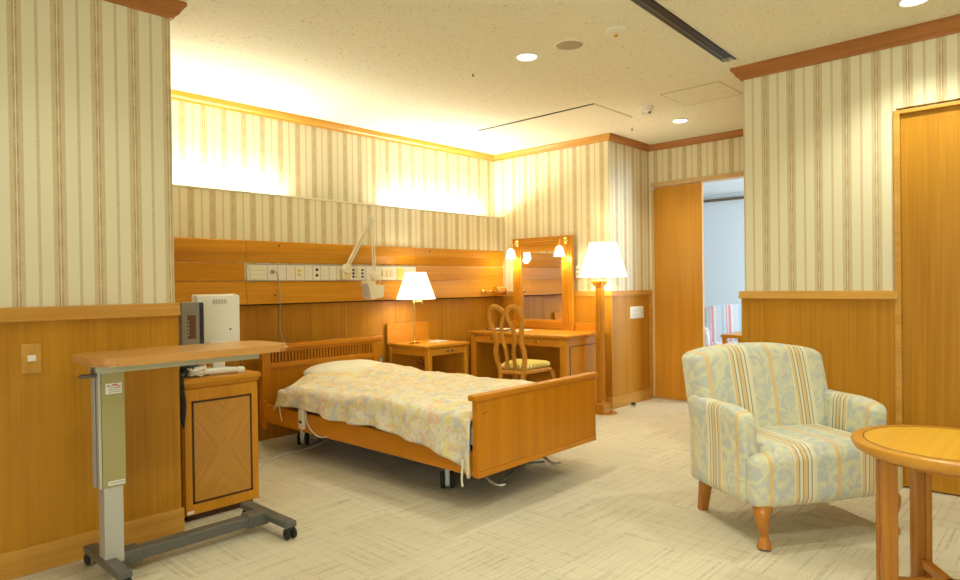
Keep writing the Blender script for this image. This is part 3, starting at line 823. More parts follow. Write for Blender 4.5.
b = B(); sweep(b, smooth_path([(2.214, 3.86, .33), (2.212, 3.85, .29), (2.214, 3.84, .255), (2.210, 3.825, .235)]), .003, n=6)
obj('tie_tape', b, M['rope'], dv, True)

# bed remote
t = thing('bed_remote', 'white bed handset hooked over the side rail below the duvet', 'remote control', (2.238, 3.63, .27), rad(0))
obj('case', box(B(), -.012, .010, -.030, .030, -.065, .060, .008), M['ivory'], t, True)
obj('hook', box(B(), -.004, .018, -.012, .012, .052, .075, .003), M['ivory'], t)
obj('keypad', box(B(), -.0135, -.0118, -.016, .016, -.008, .040, .001), M['switch_beige'], t)
obj('display', box(B(), -.0138, -.0118, -.016, .016, -.028, -.010, .001), M['lcd'], t)
b = B(); sweep(b, smooth_path([(0, 0, -.062), (-.004, .006, -.090), (-.002, .016, -.115), (0, .004, -.130), (.004, -.010, -.112), (.004, -.006, -.085)]), .003, n=6); obj('strap', b, M['ivory'], t, True)
b = B(); sweep(b, smooth_path([(.004, -.04, .05), (-.004, -.06, -.01), (.002, -.11, -.065), (.010, -.19, -.09), (.024, -.25, -.078), (.06, -.28, -.07)]), .0035, n=6); obj('cable', b, M['ivory'], t, True)
b = B(); sweep(b, smooth_path([(1.75, 3.72, .004), (1.95, 3.80, .004), (2.15, 3.86, .004), (2.35, 3.98, .004), (2.6, 4.05, .004), (2.7, 4.2, .004)]), .004, n=6)
sweep(b, smooth_path([(1.72, 3.66, .004), (1.98, 3.74, .004), (2.2, 3.84, .004), (2.5, 3.9, .004), (2.75, 4.05, .004)]), .004, n=6)
tag(obj('floor_cable', b, M['white_plastic'], None, True), 'pale cable lying on the carpet under the head of the bed', 'cable')

# ------------------------------------------------------------------ exam lamp
t = thing('examination_lamp', 'cream jointed arm lamp clamped to the white wall strip', 'lamp', (3.02, 4.262, 1.205))
obj('clamp', box(box(B(), -.035, .035, -.040, -.0005, -.048, .030, .006), -.022, .022, -.055, -.03, -.03, .045, .004), M['switch_beige'], t)
obj('base_joint', lathe(B(), [(.032, -.075), (.038, -.070), (.038, -.040), (.032, -.036)], 24, -.012, .032, 'Y'), M['lamp_cream'], t, True)
e0 = Vector((-.012, -.060, .045)); e1 = Vector((3.170-3.02, 4.10-4.262, 1.630-1.205)); e2 = Vector((3.195-3.02, 4.10-4.262, 1.20-1.205))
for s in (-1, 1):
    off = Vector((.010*s, 0, -.005*s))
    obj('lower_arm', sweep(B(), [e0+off, e1+off], .0085, n=8), M['lamp_cream'], t, True)
    off = Vector((.011*s, 0, 0))
    obj('upper_arm', sweep(B(), [e1+off, e2+off], .0055, n=8), M['lamp_cream'], t, True)
obj('elbow', lathe(B(), [(.022, e1.y-.018), (.029, e1.y-.013), (.029, e1.y+.013), (.022, e1.y+.018)], 24, e1.x, e1.z, 'Y'), M['lamp_cream'], t, True)
obj('head_joint', lathe(B(), [(.026, e2.y-.022), (.036, e2.y-.016), (.036, e2.y+.016), (.026, e2.y+.022)], 24, e2.x, e2.z-.02, 'Y'), M['lamp_cream'], t, True)
hx, hy, hz = e2.x-.02, e2.y-.01, e2.z-.115
b = B()
prof = [(-.092, .048), (-.080, .058), (-.055, .060), (-.030, .052), (-.005, .022), (.030, .016), (.060, .022), (.072, .014), (.074, -.006), (.060, -.024), (.066, -.040), (.064, -.066), (.054, -.074), (.0, -.080), (-.048, -.090), (-.060, -.082), (-.064, -.04), (-.074, .0)]
prism(b, [(hx+p, hz+q) for p, q in prof], 'Y', hy-.045, hy+.045)
bmesh.ops.bevel(b, geom=b.edges[:], offset=.003, segments=2, affect='EDGES', clamp_overlap=True)
hd = obj('lamp_head', b, M['lamp_cream'], t, True)
obj('reflector', box(B(), hx-.086, hx-.078, hy-.034, hy+.034, hz-.065, hz+.045, .002), M['silver'], hd)
obj('neck', sweep(B(), [(e2.x, e2.y, e2.z-.03), (e2.x-.004, e2.y, e2.z-.075)], .011, n=10), M['lamp_cream'], t, True)
b = B(); sweep(b, smooth_path([(e2.x+.02, e2.y, e2.z), (e2.x+.055, e2.y, e2.z-.02), (e2.x+.05, e2.y, e2.z-.07), (e2.x+.03, e2.y, e2.z-.09)]), .003, n=6); obj('cord', b, M['lamp_cream'], t, True)

# ------------------------------------------------------------------ brass reading lamp at right end of panel
t = thing('brass_reading_lamp', 'small brass wall lamp folded against the wood panel beside the mirror', 'lamp', (4.62, 4.25, 1.035))
obj('wall_plate', lathe(B(), [(.028, -.0005), (.028, -.006), (.012, -.012)], 24, 0, 0, 'Y'), M['brass'], t, True)
obj('arm', sweep(B(), smooth_path([(0, -.010, 0), (0, -.045, 0), (.03, -.062, .004), (.09, -.064, .006), (.13, -.064, .006)]), .006, n=10), M['brass'], t, True)
obj('shade', sweep(B(), [(.085, -.064, .006), (.09, -.064, .006), (.205, -.075, .004), (.215, -.076, .004)], .042, n=20, wf=lambda k: .6 if k < .1 else 1), M['brass'], t, True)
obj('shade_end', sweep(B(), [(.214, -.076, .004), (.232, -.078, .006)], .036, n=20), M['ivory'], t, True)

# ------------------------------------------------------------------ cabinet, monitor, player
CX, CY = 1.462, 3.30
t = thing('bedside_cabinet', 'wooden cabinet with dark inlaid bookmatched door by the near wall', 'cabinet', (CX, CY, 0))
obj('plinth', box(B(), -.165, .165, -.19, .20, 0, .03, .002), M['inlay'], t)
obj('body', box(B(), -.188, .188, -.205, .20, .03, .635, .003), M['wood_z'], t)
obj('top', box(box(B(), -.192, .198, -.212, .203, .632, .648, .004), -.200, .206, -.222, .206, .646, .672, .006), M['wood_x'], t, True)
dr = obj('door', box(B(), -.183, .185, -.220, -.206, .035, .625, .003), M['wood_z'], t)
fz0, fz1, fx0, fx1 = .085, .570, -.150, .150
b = B()
for a0, a1, c0, c1 in ((fx0, fx1, fz0, fz0+.010), (fx0, fx1, fz1-.010, fz1), (fx0, fx0+.010, fz0, fz1), (fx1-.010, fx1, fz0, fz1)): box(b, a0, a1, -.2225, -.219, c0, c1)
obj('inlay', b, M['inlay'], dr)
b = box(B(), fx0+.010, fx1-.010, -.2215, -.219, fz0+.010-.3275, fz1-.010-.3275); mp_ = obj('inset_panel', b, M['marquetry'], dr); mp_.location = (0, 0, .3275)
obj('label_sticker', box(B(), -.178, -.145, -.2212, -.2198, .042, .056), M['paper'], t)

t = thing('monitor', 'white flat monitor seen from behind on the bedside cabinet', 'television', (1.560, 3.36, .672), rad(2))
obj('back_shell', box(B(), -.105, .133, -.022, .020, .085, .392, .010), M['white_plastic'], t, True)
obj('bezel', box(B(), -.109, .138, .018, .034, .080, .397, .008), M['ivory'], t, True)
obj('hinge_cover', box(B(), -.045, .050, -.045, -.020, .080, .155, .008), M['white_plastic'], t, True)
obj('neck', box(B(), -.030, .036, -.038, -.012, .012, .10, .006), M['white_plastic'], t)
obj('foot', lathe(B(), [(.085, 0), (.085, .008), (.05, .014), (.002, .015)], 28, 0, -.02), M['white_plastic'], t, True)
b = B()
for i in range(9): box(b, -.02+i*.009, -.016+i*.009, -.0232, -.0218, .345, .37)
obj('vent_slot', b, M['strip_gap'], t)
obj('jack', lathe(B(), [(.005, -.0245), (.005, -.0218)], 12, .075, .21, 'Y'), M['socket_dark'], t)
arm = obj('support_frame', box(box(box(B(), -.140, -.132, -.05, -.038, 0.0, .305, .002), -.086, -.078, -.05, -.038, .0, .305, .002), -.140, -.078, -.05, -.038, .295, .305, .002), M['ivory'], t)
for z in (.11, .225): obj('cross_roller', lathe(B(), [(.017, -.135), (.017, -.082)], 16, -.030, z, 'X'), M['white_plastic'], t, True)

t = thing('disc_player', 'dark grey box with brown front inset standing beside the white monitor', 'player', (1.372, 3.185, .672), rad(0))
obj('case', box(B(), -.062, .024, -.020, .020, .110, .362, .004), M['dvd_grey'], t, True)
obj('side_cover', box(B(), .022, .045, -.022, .060, .108, .360, .006), M['dvd_dark'], t, True)
obj('inset', box(B(), -.036, .004, -.0225, -.0198, .185, .300, .002), M['brown_inset'], t)
b = B()
for i in range(5): box(b, -.034, -.030, -.0238, -.0222, .20+i*.017, .208+i*.017)
obj('button', b, M['silver'], t)
obj('stand', box(box(B(), -.02, .02, -.012, .02, .006, .112, .003), -.05, .06, -.035, .05, 0, .008, .002), M['gunmetal'], t)

t = thing('cable_bundle', 'black and white cables spilling over the cabinet edge under the overbed table', 'cables', (1.322, 3.16, .672))
b = B()
for k in range(7):
    r = random.uniform(.018, .035); ph = random.uniform(0, 6)
    pts = [(-.02+r*cos(ph+a*.7)+.004*k, .0+r*1.1*sin(ph+a*.7), .020+.006*k+.012*sin(a+k)) for a in range(10)]
    sweep(b, smooth_path(pts, 4), .0045, n=6)
obj('black_cable', b, M['black'], t, True)
b = B()
for k in range(3):
    sweep(b, smooth_path([(-.045+.006*k, -.06, .028), (-.058+.004*k, -.082, .015), (-.062+.007*k, -.088, -.05), (-.055+.006*k, -.089, -.12), (-.064+.006*k, -.088, -.18-.02*k)]), .0055, n=6)
obj('hanging_cable', b, M['black'], t, True)
b = B()
for k in range(5):
    ph = k*1.3; r = .028+.004*k
    pts = [(.045+r*cos(ph+a*.65), -.01+r*.7*sin(ph+a*.65), .014+.007*k+.008*sin(a*1.3)) for a in range(11)]
    sweep(b, smooth_path(pts, 4), .005, n=6)
obj('white_cable', b, M['white_plastic'], t, True)
t = thing('phone_handset', 'slim white handset lying on the bedside cabinet', 'handset', (1.48, 3.15, .672), rad(-8))
obj('grip', softbox(-.09, .10, -.018, .018, .006, .034, .012, 5), M['white_plastic'], t, True)
obj('earpiece', softbox(-.12, -.06, -.026, .026, .004, .048, .016, 5), M['white_plastic'], t, True)
obj('end_cap', softbox(.085, .125, -.021, .021, .0, .032, .012, 5), M['white_plastic'], t, True)

# ------------------------------------------------------------------ overbed table
t = thing('overbed_table', 'height-adjustable overbed table with wood top and dark wheeled base', 'table', (.86, 2.75, 0))
def rrect(x0, x1, y0, y1, r, n=8):
    out = []
    for cx, cy, a0 in ((x1-r, y1-r, 0), (x0+r, y1-r, 90), (x0+r, y0+r, 180), (x1-r, y0+r, 270)):
        for k in range(n+1):
            a = rad(a0+90*k/n); out.append((cx+r*cos(a), cy+r*sin(a)))
    return out
b = B(); prism(b, rrect(-.10, .680, -.20, .160, .07), 'Z', .822, .852)
es = [e for e in b.edges if abs(e.verts[0].co.z-e.verts[1].co.z) < 1e-5]
bmesh.ops.bevel(b, geom=es, offset=.011, segments=4, affect='EDGES')
obj('tabletop', b, M['laminate'], t, True)
obj('support_beam', box(box(B(), -.045, .595, -.050, .030, .785, .822, .003), -.060, .10, -.055, .045, .790, .822, .003), M['beam'], t)
obj('beam_end_clip', box(B(), .565, .640, -.040, .020, .806, .822, .004), M['olive'], t)
obj('lever_handle', box(box(B(), -.062, -.045, -.035, .01, .775, .815, .003), -.105, -.05, -.035, .005, .772, .784, .003), M['gunmetal'], t, True)
obj('knob', lathe(B(), [(.007, -.062), (.007, -.050)], 14, -.010, .812, 'Y'), M['steel'], t, True)
co = obj('outer_column', box(B(), -.040, .041, -.040, .040, .350, .790, .003), M['olive'], t)
obj('side_channel', box(box(B(), -.052, -.042, -.040, -.016, .350, .790, .001), -.052, -.042, .006, .040, .350, .790, .001), M['silver'], t)
obj('channel_recess', box(B(), -.047, -.0405, -.018, .008, .352, .788), M['black'], t)
ls = obj('warning_label', box(B(), -.026, .030, -.0415, -.0400, .705, .745), M['paper'], co)
b = B()
for i in range(4): box(b, -.016, .026, -.0424, -.0414, .711+i*.0075, .7135+i*.0075)
obj('label_text', b, M['grey_ink'], ls)
b = B(); box(b, -.004, .018, -.0426, -.0414, .737, .7415); box(b, -.020, -.014, -.0426, -.0414, .733, .739); box(b, .006, .026, -.0426, -.0414, .7275, .7305)
obj('label_mark', b, M['red_ink'], ls)
ls = obj('name_label', box(B(), -.022, .036, -.0415, -.0400, .358, .374), M['paper'], co)
b = B()
for i in range(10): box(b, -.017+i*.0052, -.0142+i*.0052, -.0424, -.0414, .3625, .3695)
obj('label_text', b, M['grey_ink'], ls)
obj('inner_column', box(B(), -.035, .033, -.034, .034, .055, .360, .004), M['silver'], t)
obj('bolt', lathe(B(), [(.006, -.038), (.006, -.033)], 12, .004, .085, 'Y'), M['steel'], t, True)
b = B(); box(b, -.046, .006, -.200, .195, .050, .078, .006); obj('foot_bar', b, M['gunmetal'], t)
b = B(); box(b, .620, .676, -.205, .205, .050, .078, .006); obj('foot_bar', b, M['gunmetal'], t)
obj('cross_bar', box(B(), .030, .620, -.020, .040, .036, .080, .005), M['gunmetal'], t)
for x0, x1 in ((.0, .10), (.545, .640)): obj('bar_sleeve', box(B(), x0, x1, -.028, .048, .030, .087, .005), M['gunmetal'], t)
for x in (-.020, .648):
    for y in (-.185, .185):
        c = obj('caster', box(lathe(B(), [(.009, .030), (.009, .052)], 12, x, y), x-.012, x+.012, y-.016, y+.014, .030, .048, .003), M['black'], t)
        for s in (-1, 1):
            b = B(); lathe(b, [(.018, x+s*.016-.008), (.0245, x+s*.016-.004), (.0245, x+s*.016+.004), (.018, x+s*.016+.008)], 20, y-.008, .0247, 'X'); obj('wheel', b, M['rubber'], c, True)

# ------------------------------------------------------------------ nightstand
NX, NY = 3.73, 4.08
t = thing('nightstand', 'open wooden nightstand with one drawer between bed and desk', 'nightstand', (NX, NY, 0))
obj('top', box(B(), -.240, .240, -.262, .262, .595, .620, .006), M['wood_x'], t, True)
for sx in (-1, 1):
    for sy in (-1, 1):
        obj('leg', box(B(), sx*.205-.022, sx*.205+.022, sy*.228-.022, sy*.228+.022, 0, .596, .003), M['wood_z'], t)
for sx in (-1, 1): obj('side_apron', box(B(), sx*.212-.008, sx*.212+.008, -.207, .207, .530, .596, .002), M['wood_y'], t)
obj('back_panel', box(B(), -.184, .184, .222, .236, .10, .596, .002), M['wood_z'], t)
obj('side_panel', box(B(), .205, .217, -.20, .20, .10, .531, .002), M['wood_z'], t)
dr = obj('drawer', box(B(), -.181, .181, -.247, -.225, .535, .592, .003), M['wood_x'], t)
for x in (-.02, .035): obj('knob', lathe(B(), [(.004, -.246), (.004, -.256), (.010, -.260), (.010, -.267), (.003, -.270)], 16, x, .565, 'Y'), M['gunmetal'], dr, True)
obj('lower_shelf', box(B(), -.20, .20, -.22, .22, .10, .118, .002), M['wood_x'], t)
obj('backboard', box(B(), -.236, .236, .242, .262, .620, .780, .003), M['wood_x'], t)
# plug and cord
b = B(); sweep(b, smooth_path([(3.815, 4.337, .432), (3.80, 4.29, .43), (3.815, 4.20, .40), (3.90, 4.10, .33), (3.99, 3.98, .26), (4.1, 3.9, .12), (4.14, 3.88, .01)]), .004, n=6)
box(b, 3.803, 3.827, 4.318, 4.343, .420, .444, .004)
sweep(b, smooth_path([(3.82, 4.335, .46), (3.79, 4.27, .50), (3.765, 4.20, .47), (3.78, 4.15, .38), (3.84, 4.12, .33)]), .003, n=6)
tag(obj('power_cord', b, M['black'], None, True), 'black power cord and plug drooping under the nightstand', 'cord')
t = thing('booklet', 'thin white booklet lying on the nightstand', 'booklet', (3.80, 4.03, .620), rad(10))
obj('pages', box(B(), -.075, .075, -.055, .055, 0, .009, .001), M['paper'], t)
obj('cover', box(B(), -.077, .077, -.057, .057, .009, .011), M['white_plastic'], t)

# lampshade maker
def shade(b, r0, r1, z0, z1, n=48, th=.003):
    lathe(b, [(r0, z0), (r1, z1), (r1-th, z1), (r0-th, z0), (r0, z0)], n, cap=False); return b
t = thing('table_lamp', 'lit brass swing-arm table lamp on the nightstand', 'lamp', (3.580, 4.078, .620))
obj('base', lathe(B(), [(.048, 0), (.048, .006), (.015, .014), (.007, .022)], 28), M['brass'], t, True)
obj('pole', lathe(B(), [(.0065, .015), (.0065, .335), (.009, .338), (.009, .352), (.003, .360)], 14), M['brass'], t, True)
obj('swing_arm', sweep(sweep(sweep(B(), smooth_path([(0, 0, .345), (.05, .01, .345), (.105, .02, .345)]), .0055, n=8), smooth_path([(.105, .02, .345), (.07, .015, .356), (.018, .0, .358)]), .0055, n=8), [(.105, .02, .325), (.105, .02, .362)], .008, n=8), M['brass'], t, True)
obj('bulb_socket', lathe(B(), [(.013, .352), (.013, .41), (.008, .42)], 16, .022, 0), M['brass'], t, True)
sh = obj('lamp_shade', shade(B(), .163, .085, .367, .590), M['shade'], t, True); sh.location = (.022, 0, 0)
L = bpy.data.lights.new('bulb', 'POINT'); L.energy = 3.5; L.color = (1, .90, .64); L.shadow_soft_size = .03
o = bpy.data.objects.new('bulb', L); C.objects.link(o); o.parent = t; o.location = (.022, 0, .48)

# ------------------------------------------------------------------ desk
DX0, DX1, DY0, DY1, DZ = 4.345, 4.935, 3.10, 4.20, .675
t = thing('dressing_desk', 'wooden dressing desk with two shallow drawers in the corner', 'desk', ((DX0+DX1)/2, (DY0+DY1)/2, 0))
ox, oy = (DX0+DX1)/2, (DY0+DY1)/2
def dd(b, x0, x1, y0, y1, z0, z1, bev=0.0): return box(b, x0-ox, x1-ox, y0-oy, y1-oy, z0, z1, bev)
obj('desktop', dd(dd(B(), DX0, DX1, DY0-.005, DY1+.005, .650, DZ, .006), DX0+.012, DX1, DY0+.007, DY1-.007, .640, .652, .003), M['wood_y'], t, True)
for y in (DY0+.015, DY1-.075):
    obj('front_post', dd(B(), DX0+.02, DX0+.075, y, y+.060, 0, .640, .003), M['wood_z'], t)
for y in (DY0+.022, DY1-.042):
    p = obj('side_panel', dd(B(), DX0+.075, DX1-.01, y, y+.020, .03, .640, .002), M['wood_z'], t)
y = DY0+.020
b = B(); dd(b, DX0+.085, DX1-.02, y-.001, y+.003, .575, .581); dd(b, DX0+.085, DX0+.091, y-.001, y+.003, .08, .58); dd(b, DX1-.026, DX1-.02, y-.001, y+.003, .08, .58)
obj('panel_inlay', b, M['inlay'], t)
for z0, z1 in ((.585, .640), (.03, .07)): obj('panel_rail', dd(B(), DX0+.075, DX1-.01, y-.004, y+.002, z0, z1), M['wood_x'], t)
obj('apron', dd(B(), DX0+.032, DX0+.050, DY0+.075, DY1-.075, .572, .640, .001), M['wood_y'], t)
for y0, y1 in ((DY0+.080, 3.643), (3.649, DY1-.080)):
    dr = obj('drawer', dd(B(), DX0+.020, DX0+.034, y0, y1, .577, .636, .003), M['wood_y'], t)
    yc = (y0+y1)/2
    for s in (-1, 1):
        obj('knob', lathe(B(), [(.004, DX0+.021-ox), (.004, DX0+.010-ox), (.010, DX0+.006-ox), (.010, DX0-.001-ox), (.003, DX0-.004-ox)], 16, yc+s*.033-oy, .616, 'X'), M['brass'], dr, True)
obj('back_panel', dd(B(), DX1-.025, DX1-.010, DY0+.045, DY1-.045, .12, .640), M['wood_z'], t)
obj('back_upstand', dd(B(), DX1-.02, DX1, DY0, 3.405, DZ-.001, .745, .003), M['wood_y'], t)
obj('back_upstand', dd(B(), DX1-.02, DX1, 4.125, DY1, DZ-.001, .745, .003), M['wood_y'], t)

t = thing('desk_tray', 'dark shallow tray with white papers on the left of the desk', 'tray', (4.60, 4.02, DZ))
obj('tray', box(B(), -.09, .09, -.11, .11, 0, .008, .002), M['black'], t)
obj('paper_sheet', box(B(), -.07, .08, -.09, .10, .008, .012), M['paper'], t)
tag(obj('paper_sheet', box(B(), 4.55, 4.75, 3.75, 3.88, DZ+.0005, DZ+.004), M['paper']), 'white sheet of paper on the desk behind the chair back', 'paper')

# ------------------------------------------------------------------ dressing mirror
t = thing('dressing_mirror', 'tall wood-framed mirror standing on the desk against the wall', 'mirror', (4.935, 3.765, DZ))
fx = -.038
def mm(b, x0, x1, y0, y1, z0, z1, bev=0.0): return box(b, x0-4.935, x1-4.935, y0-3.765, y1-3.765, z0-DZ, z1-DZ, bev)
obj('glass', mm(B(), 4.912, 4.918, 3.52, 4.03, .755, 1.415), M['mirror'], t)
obj('backing', mm(B(), 4.919, 4.933, 3.43, 4.10, DZ, 1.53), M['wood_z'], t)
for y0, y1 in ((3.418, 3.530), (4.005, 4.112)):
    f = obj('side_frame', mm(B(), 4.895, 4.933, y0, y1, DZ, 1.530, .003), M['wood_z'], t)
    b = B()
    for k in range(3): mm(b, 4.888, 4.896, y0+.022+k*.026, y0+.038+k*.026, DZ+.07, 1.44, .003)
    obj('fluting', b, M['wood_z'], f)
f = obj('top_frame', mm(B(), 4.895, 4.933, 3.53, 4.005, 1.405, 1.530, .003), M['wood_y'], t)
b = B()
for k in range(3): mm(b, 4.888, 4.896, 3.535, 4.0, 1.440+k*.024, 1.454+k*.024, .003)
obj('reeding', b, M['wood_y'], f)
obj('cornice', mm(B(), 4.882, 4.935, 3.410, 4.118, 1.525, 1.540, .004), M['wood_y'], t)
f = obj('bottom_frame', mm(B(), 4.895, 4.933, 3.53, 4.005, DZ, .765, .003), M['wood_y'], t)
b = B()
for k in range(3): mm(b, 4.888, 4.896, 3.535, 4.0, DZ+.012+k*.024, DZ+.026+k*.024, .003)
obj('reeding', b, M['wood_y'], f)

def sconce(y, lab):
    t = thing('mirror_lamp', lab, 'lamp', (4.895, y, 1.492))
    obj('rosette', lathe(B(), [(.034, -.0075), (.034, -.012), (.026, -.020), (.012, -.030)], 24, 0, 0, 'X'), M['brass'], t, True)
    obj('arm', sweep(B(), smooth_path([(-.025, 0, 0), (-.055, 0, .012), (-.085, 0, .008), (-.100, 0, -.025), (-.100, 0, -.050)]), .0065, n=10), M['brass'], t, True)
    g = obj('glass_shade', lathe(B(), [(.012, -.050), (.022, -.056), (.034, -.075), (.042, -.105), (.050, -.145), (.048, -.145), (.040, -.105), (.032, -.077), (.020, -.059), (.012, -.053)], 32, -.100, 0, cap=False), M['glass_shade'], t, True)
    L = bpy.data.lights.new('bulb', 'POINT'); L.energy = 3.0; L.color = (1, .86, .56); L.shadow_soft_size = .03
    o = bpy.data.objects.new('bulb', L); C.objects.link(o); o.parent = t; o.location = (-.100, 0, -.155)
sconce(3.480, 'lit brass lamp with white glass bell on the right of the mirror frame')
sconce(4.050, 'lit brass lamp with white glass bell on the left of the mirror frame')

# ------------------------------------------------------------------ desk chair (faces the desk, +X)
t = thing('desk_chair', 'wooden chair with looped open back and dotted gold seat at the desk', 'chair', (4.055, 3.315, 0), rad(9))
bx = -.175
def lean(z): return bx - .10*max(0, (z-.42)/.5)**1.3
def pt(y, z): return (lean(z), y, z)
for s in (-1, 1):
    p = smooth_path([(bx-.035, s*.112, 0), (bx-.005, s*.108, .22), pt(s*.104, .42), pt(s*.124, .50), pt(s*.128, .58), pt(s*.110, .66), pt(s*.136, .78), pt(s*.146, .85), pt(s*.126, .905), pt(s*.086, .930), pt(s*.040, .912), pt(s*.008, .885)], 7)
    obj('back_post', sweep(B(), p, .022, .013, ref=(1, 0, 0), n=10), M['chair_wood'], t, True)
    p = smooth_path([pt(s*.006, .893), pt(s*.022, .84), pt(s*.048, .77), pt(s*.056, .68), pt(s*.036, .60), pt(s*.032, .52), pt(s*.044, .43)], 7)
    obj('back_splat', sweep(B(), p, .018, .009, ref=(1, 0, 0), n=8), M['chair_wood'], t, True)
sb = softbox(-.19, .180, -.145, .145, .395, .435, .018, 6)
deform(sb, lambda c: (c.x, c.y*(1+.22*(c.x/.18)), c.z))
obj('seat_frame', sb, M['chair_wood'], t, True)
sc = softbox(-.170, .172, -.140, .140, .425, .478, .024, 10)
deform(sc, lambda c: (c.x, c.y*(1+.22*(c.x/.18)), c.z+.012*(1-(c.x/.2)**2)*(1-(c.y/.18)**2) if c.z > .43 else c.z))
obj('seat_cushion', sc, M['seat_dots'], t, True)
for s in (-1, 1):
    obj('front_leg', sweep(B(), smooth_path([(.175, s*.168, .40), (.183, s*.176, .34), (.176, s*.170, .22), (.166, s*.162, .10), (.176, s*.168, .015), (.184, s*.172, 0)], 6), .019, .019, ref=(0, 1, 0), n=12, wf=lambda k: 1.15-.5*math.sin(PI*min(1, k*1.05))*.9 if k < .9 else .75), M['chair_wood'], t, True)

# ------------------------------------------------------------------ floor lamp
t = thing('floor_lamp', 'lit floor lamp with square fluted wooden column beside the desk', 'lamp', (4.752, 2.996, 0))
obj('base_disc', lathe(B(), [(.105, 0), (.105, .006), (.095, .012), (.060, .015)], 40), M['brass'], t, True)
obj('base_block', box(box(B(), -.055, .055, -.055, .055, .012, .070, .003), -.046, .046, -.046, .046, .068, .090, .006), M['wood_z'], t)
cl = obj('column', box(B(), -.027, .027, -.027, .027, .085, 1.080, .002), M['wood_z'], t)
b = B()
for k in (-1, 0, 1):
    for s in (-1, 1):
        box(b, k*.015-.0045, k*.015+.0045, s*.0295-.004, s*.0295+.004, .11, 1.05, .002); box(b, s*.0295-.004, s*.0295+.004, k*.015-.0045, k*.015+.0045, .11, 1.05, .002)
obj('fluting', b, M['wood_z'], cl)
obj('capital', box(box(box(B(), -.040, .040, -.040, .040, 1.078, 1.092, .003), -.046, .046, -.046, .046, 1.092, 1.108, .003), -.054, .054, -.054, .054, 1.106, 1.122, .003), M['wood_x'], t)
obj('stem', lathe(B(), [(.020, 1.120), (.012, 1.130), (.008, 1.135), (.008, 1.25), (.002, 1.252)], 16), M['brass'], t, True)
for q in t.children:
    if q.name.split('.')[0] in ('base_block', 'column', 'capital', 'stem'): q.location = (-.022, .022, 0)
obj('lamp_shade', shade(B(), .200, .113, 1.152, 1.442), M['shade'], t, True)
L = bpy.data.lights.new('bulb', 'POINT'); L.energy = 12; L.color = (1, .90, .64); L.shadow_soft_size = .04
o = bpy.data.objects.new('bulb', L); C.objects.link(o); o.parent = t; o.location = (0, 0, 1.30)

# ------------------------------------------------------------------ armchair
def armchair(name, lab, loc, rz, mx, my, ml, grp=None):
    t = thing(name, lab, 'armchair', loc, rz, grp)
    # seat (T shaped front)
    s = softbox(-.287, .287, -.375, .06, .165, .400, .045, 12)
    merge(s, softbox(-.375, .375, -.385, -.285, .165, .385, .045, 12))
    deform(s, lambda c: (c.x, c.y, c.z + (.018*(1-(c.x/.38)**2) if c.z > .3 else 0)))
    obj('seat', s, mx, t, True)
    # back
    bk = softbox(-.352, .352, -.04, .14, .30, .792, .038, 16)
    def fb_(c):
        k = (c.z-.30)/.50
        z = c.z - (.050*abs(c.x/.365)**2.6*max(0, k)**2)
        return (c.x*(1+.0*k), c.y + .10*k - .015*(1-(c.x/.365)**2)*max(0, sin(PI*min(1, max(0, k)))), z)
    deform(bk, fb_)
    obj('backrest', bk, mx, t, True)
    for sgn in (-1, 1):
        a = softbox(.286, .372, -.292, .125, .165, .562, .028, 14)
        def fa(c, sgn=sgn):
            z = c.z
            k = max(0, (z-.38)/.18)
            x = c.x + .010*k
            z2 = z - (.028*max(0, (-.15-c.y)/.14)**2 if z > .4 else 0) - .0*k
            return (sgn*x, c.y - .0*k, z2)
        deform(a, fa)
        obj('armrest', a, my, t, True)
    obj('rear_cover', softbox(-.31, .31, .08, .135, .165, .40, .02, 4), mx, t, True)
    for sgn in (-1, 1):
        p = smooth_path([(sgn*.315, -.335, .175), (sgn*.330, -.350, .145), (sgn*.328, -.352, .10), (sgn*.318, -.345, .055), (sgn*.322, -.352, .022), (sgn*.328, -.358, .0)], 6)
        obj('front_leg', sweep(B(), p, .040, .040, ref=(0, 1, 0), n=16, wf=lambda k: 1.02-.62*min(1, k/.62)**1.0 if k < .62 else (.40+.30*sin((k-.62)/.38*PI*.62))), ml, t, True)
        b = B(); sweep(b, [(sgn*.290, .100, .175), (sgn*.288, .135, 0)], .028, .024, ref=(0, 1, 0), n=12, square=True, wf=lambda k: 1-.25*k)
        obj('rear_leg', b, ml, t, True)
    return t
armchair('armchair', 'blue and yellow striped damask armchair in front of the right wall', (3.20, 1.097, 0), rad(-32.7), M['uph_x'], M['uph_y'], M['red_leg'])

# far room armchairs
armchair('armchair', 'pink and blue striped armchair seen through the doorway', (7.20, 2.83, 0), rad(-62), M['uph_far'], M['uph_far_y'], M['red_leg']).scale = (1.06, 1.06, 1.06)
t = thing('low_table', 'low wooden table edge beside the pink striped armchair', 'table', (6.28, 2.28, 0))
obj('top', box(B(), -.22, .22, -.42, .26, .57, .60, .004), M['wood_y'], t)
for x in (-.19, .19):
    for y in (-.39, .23): obj('leg', box(B(), x-.02, x+.02, y-.02, y+.02, 0, .57), M['wood_z'], t)

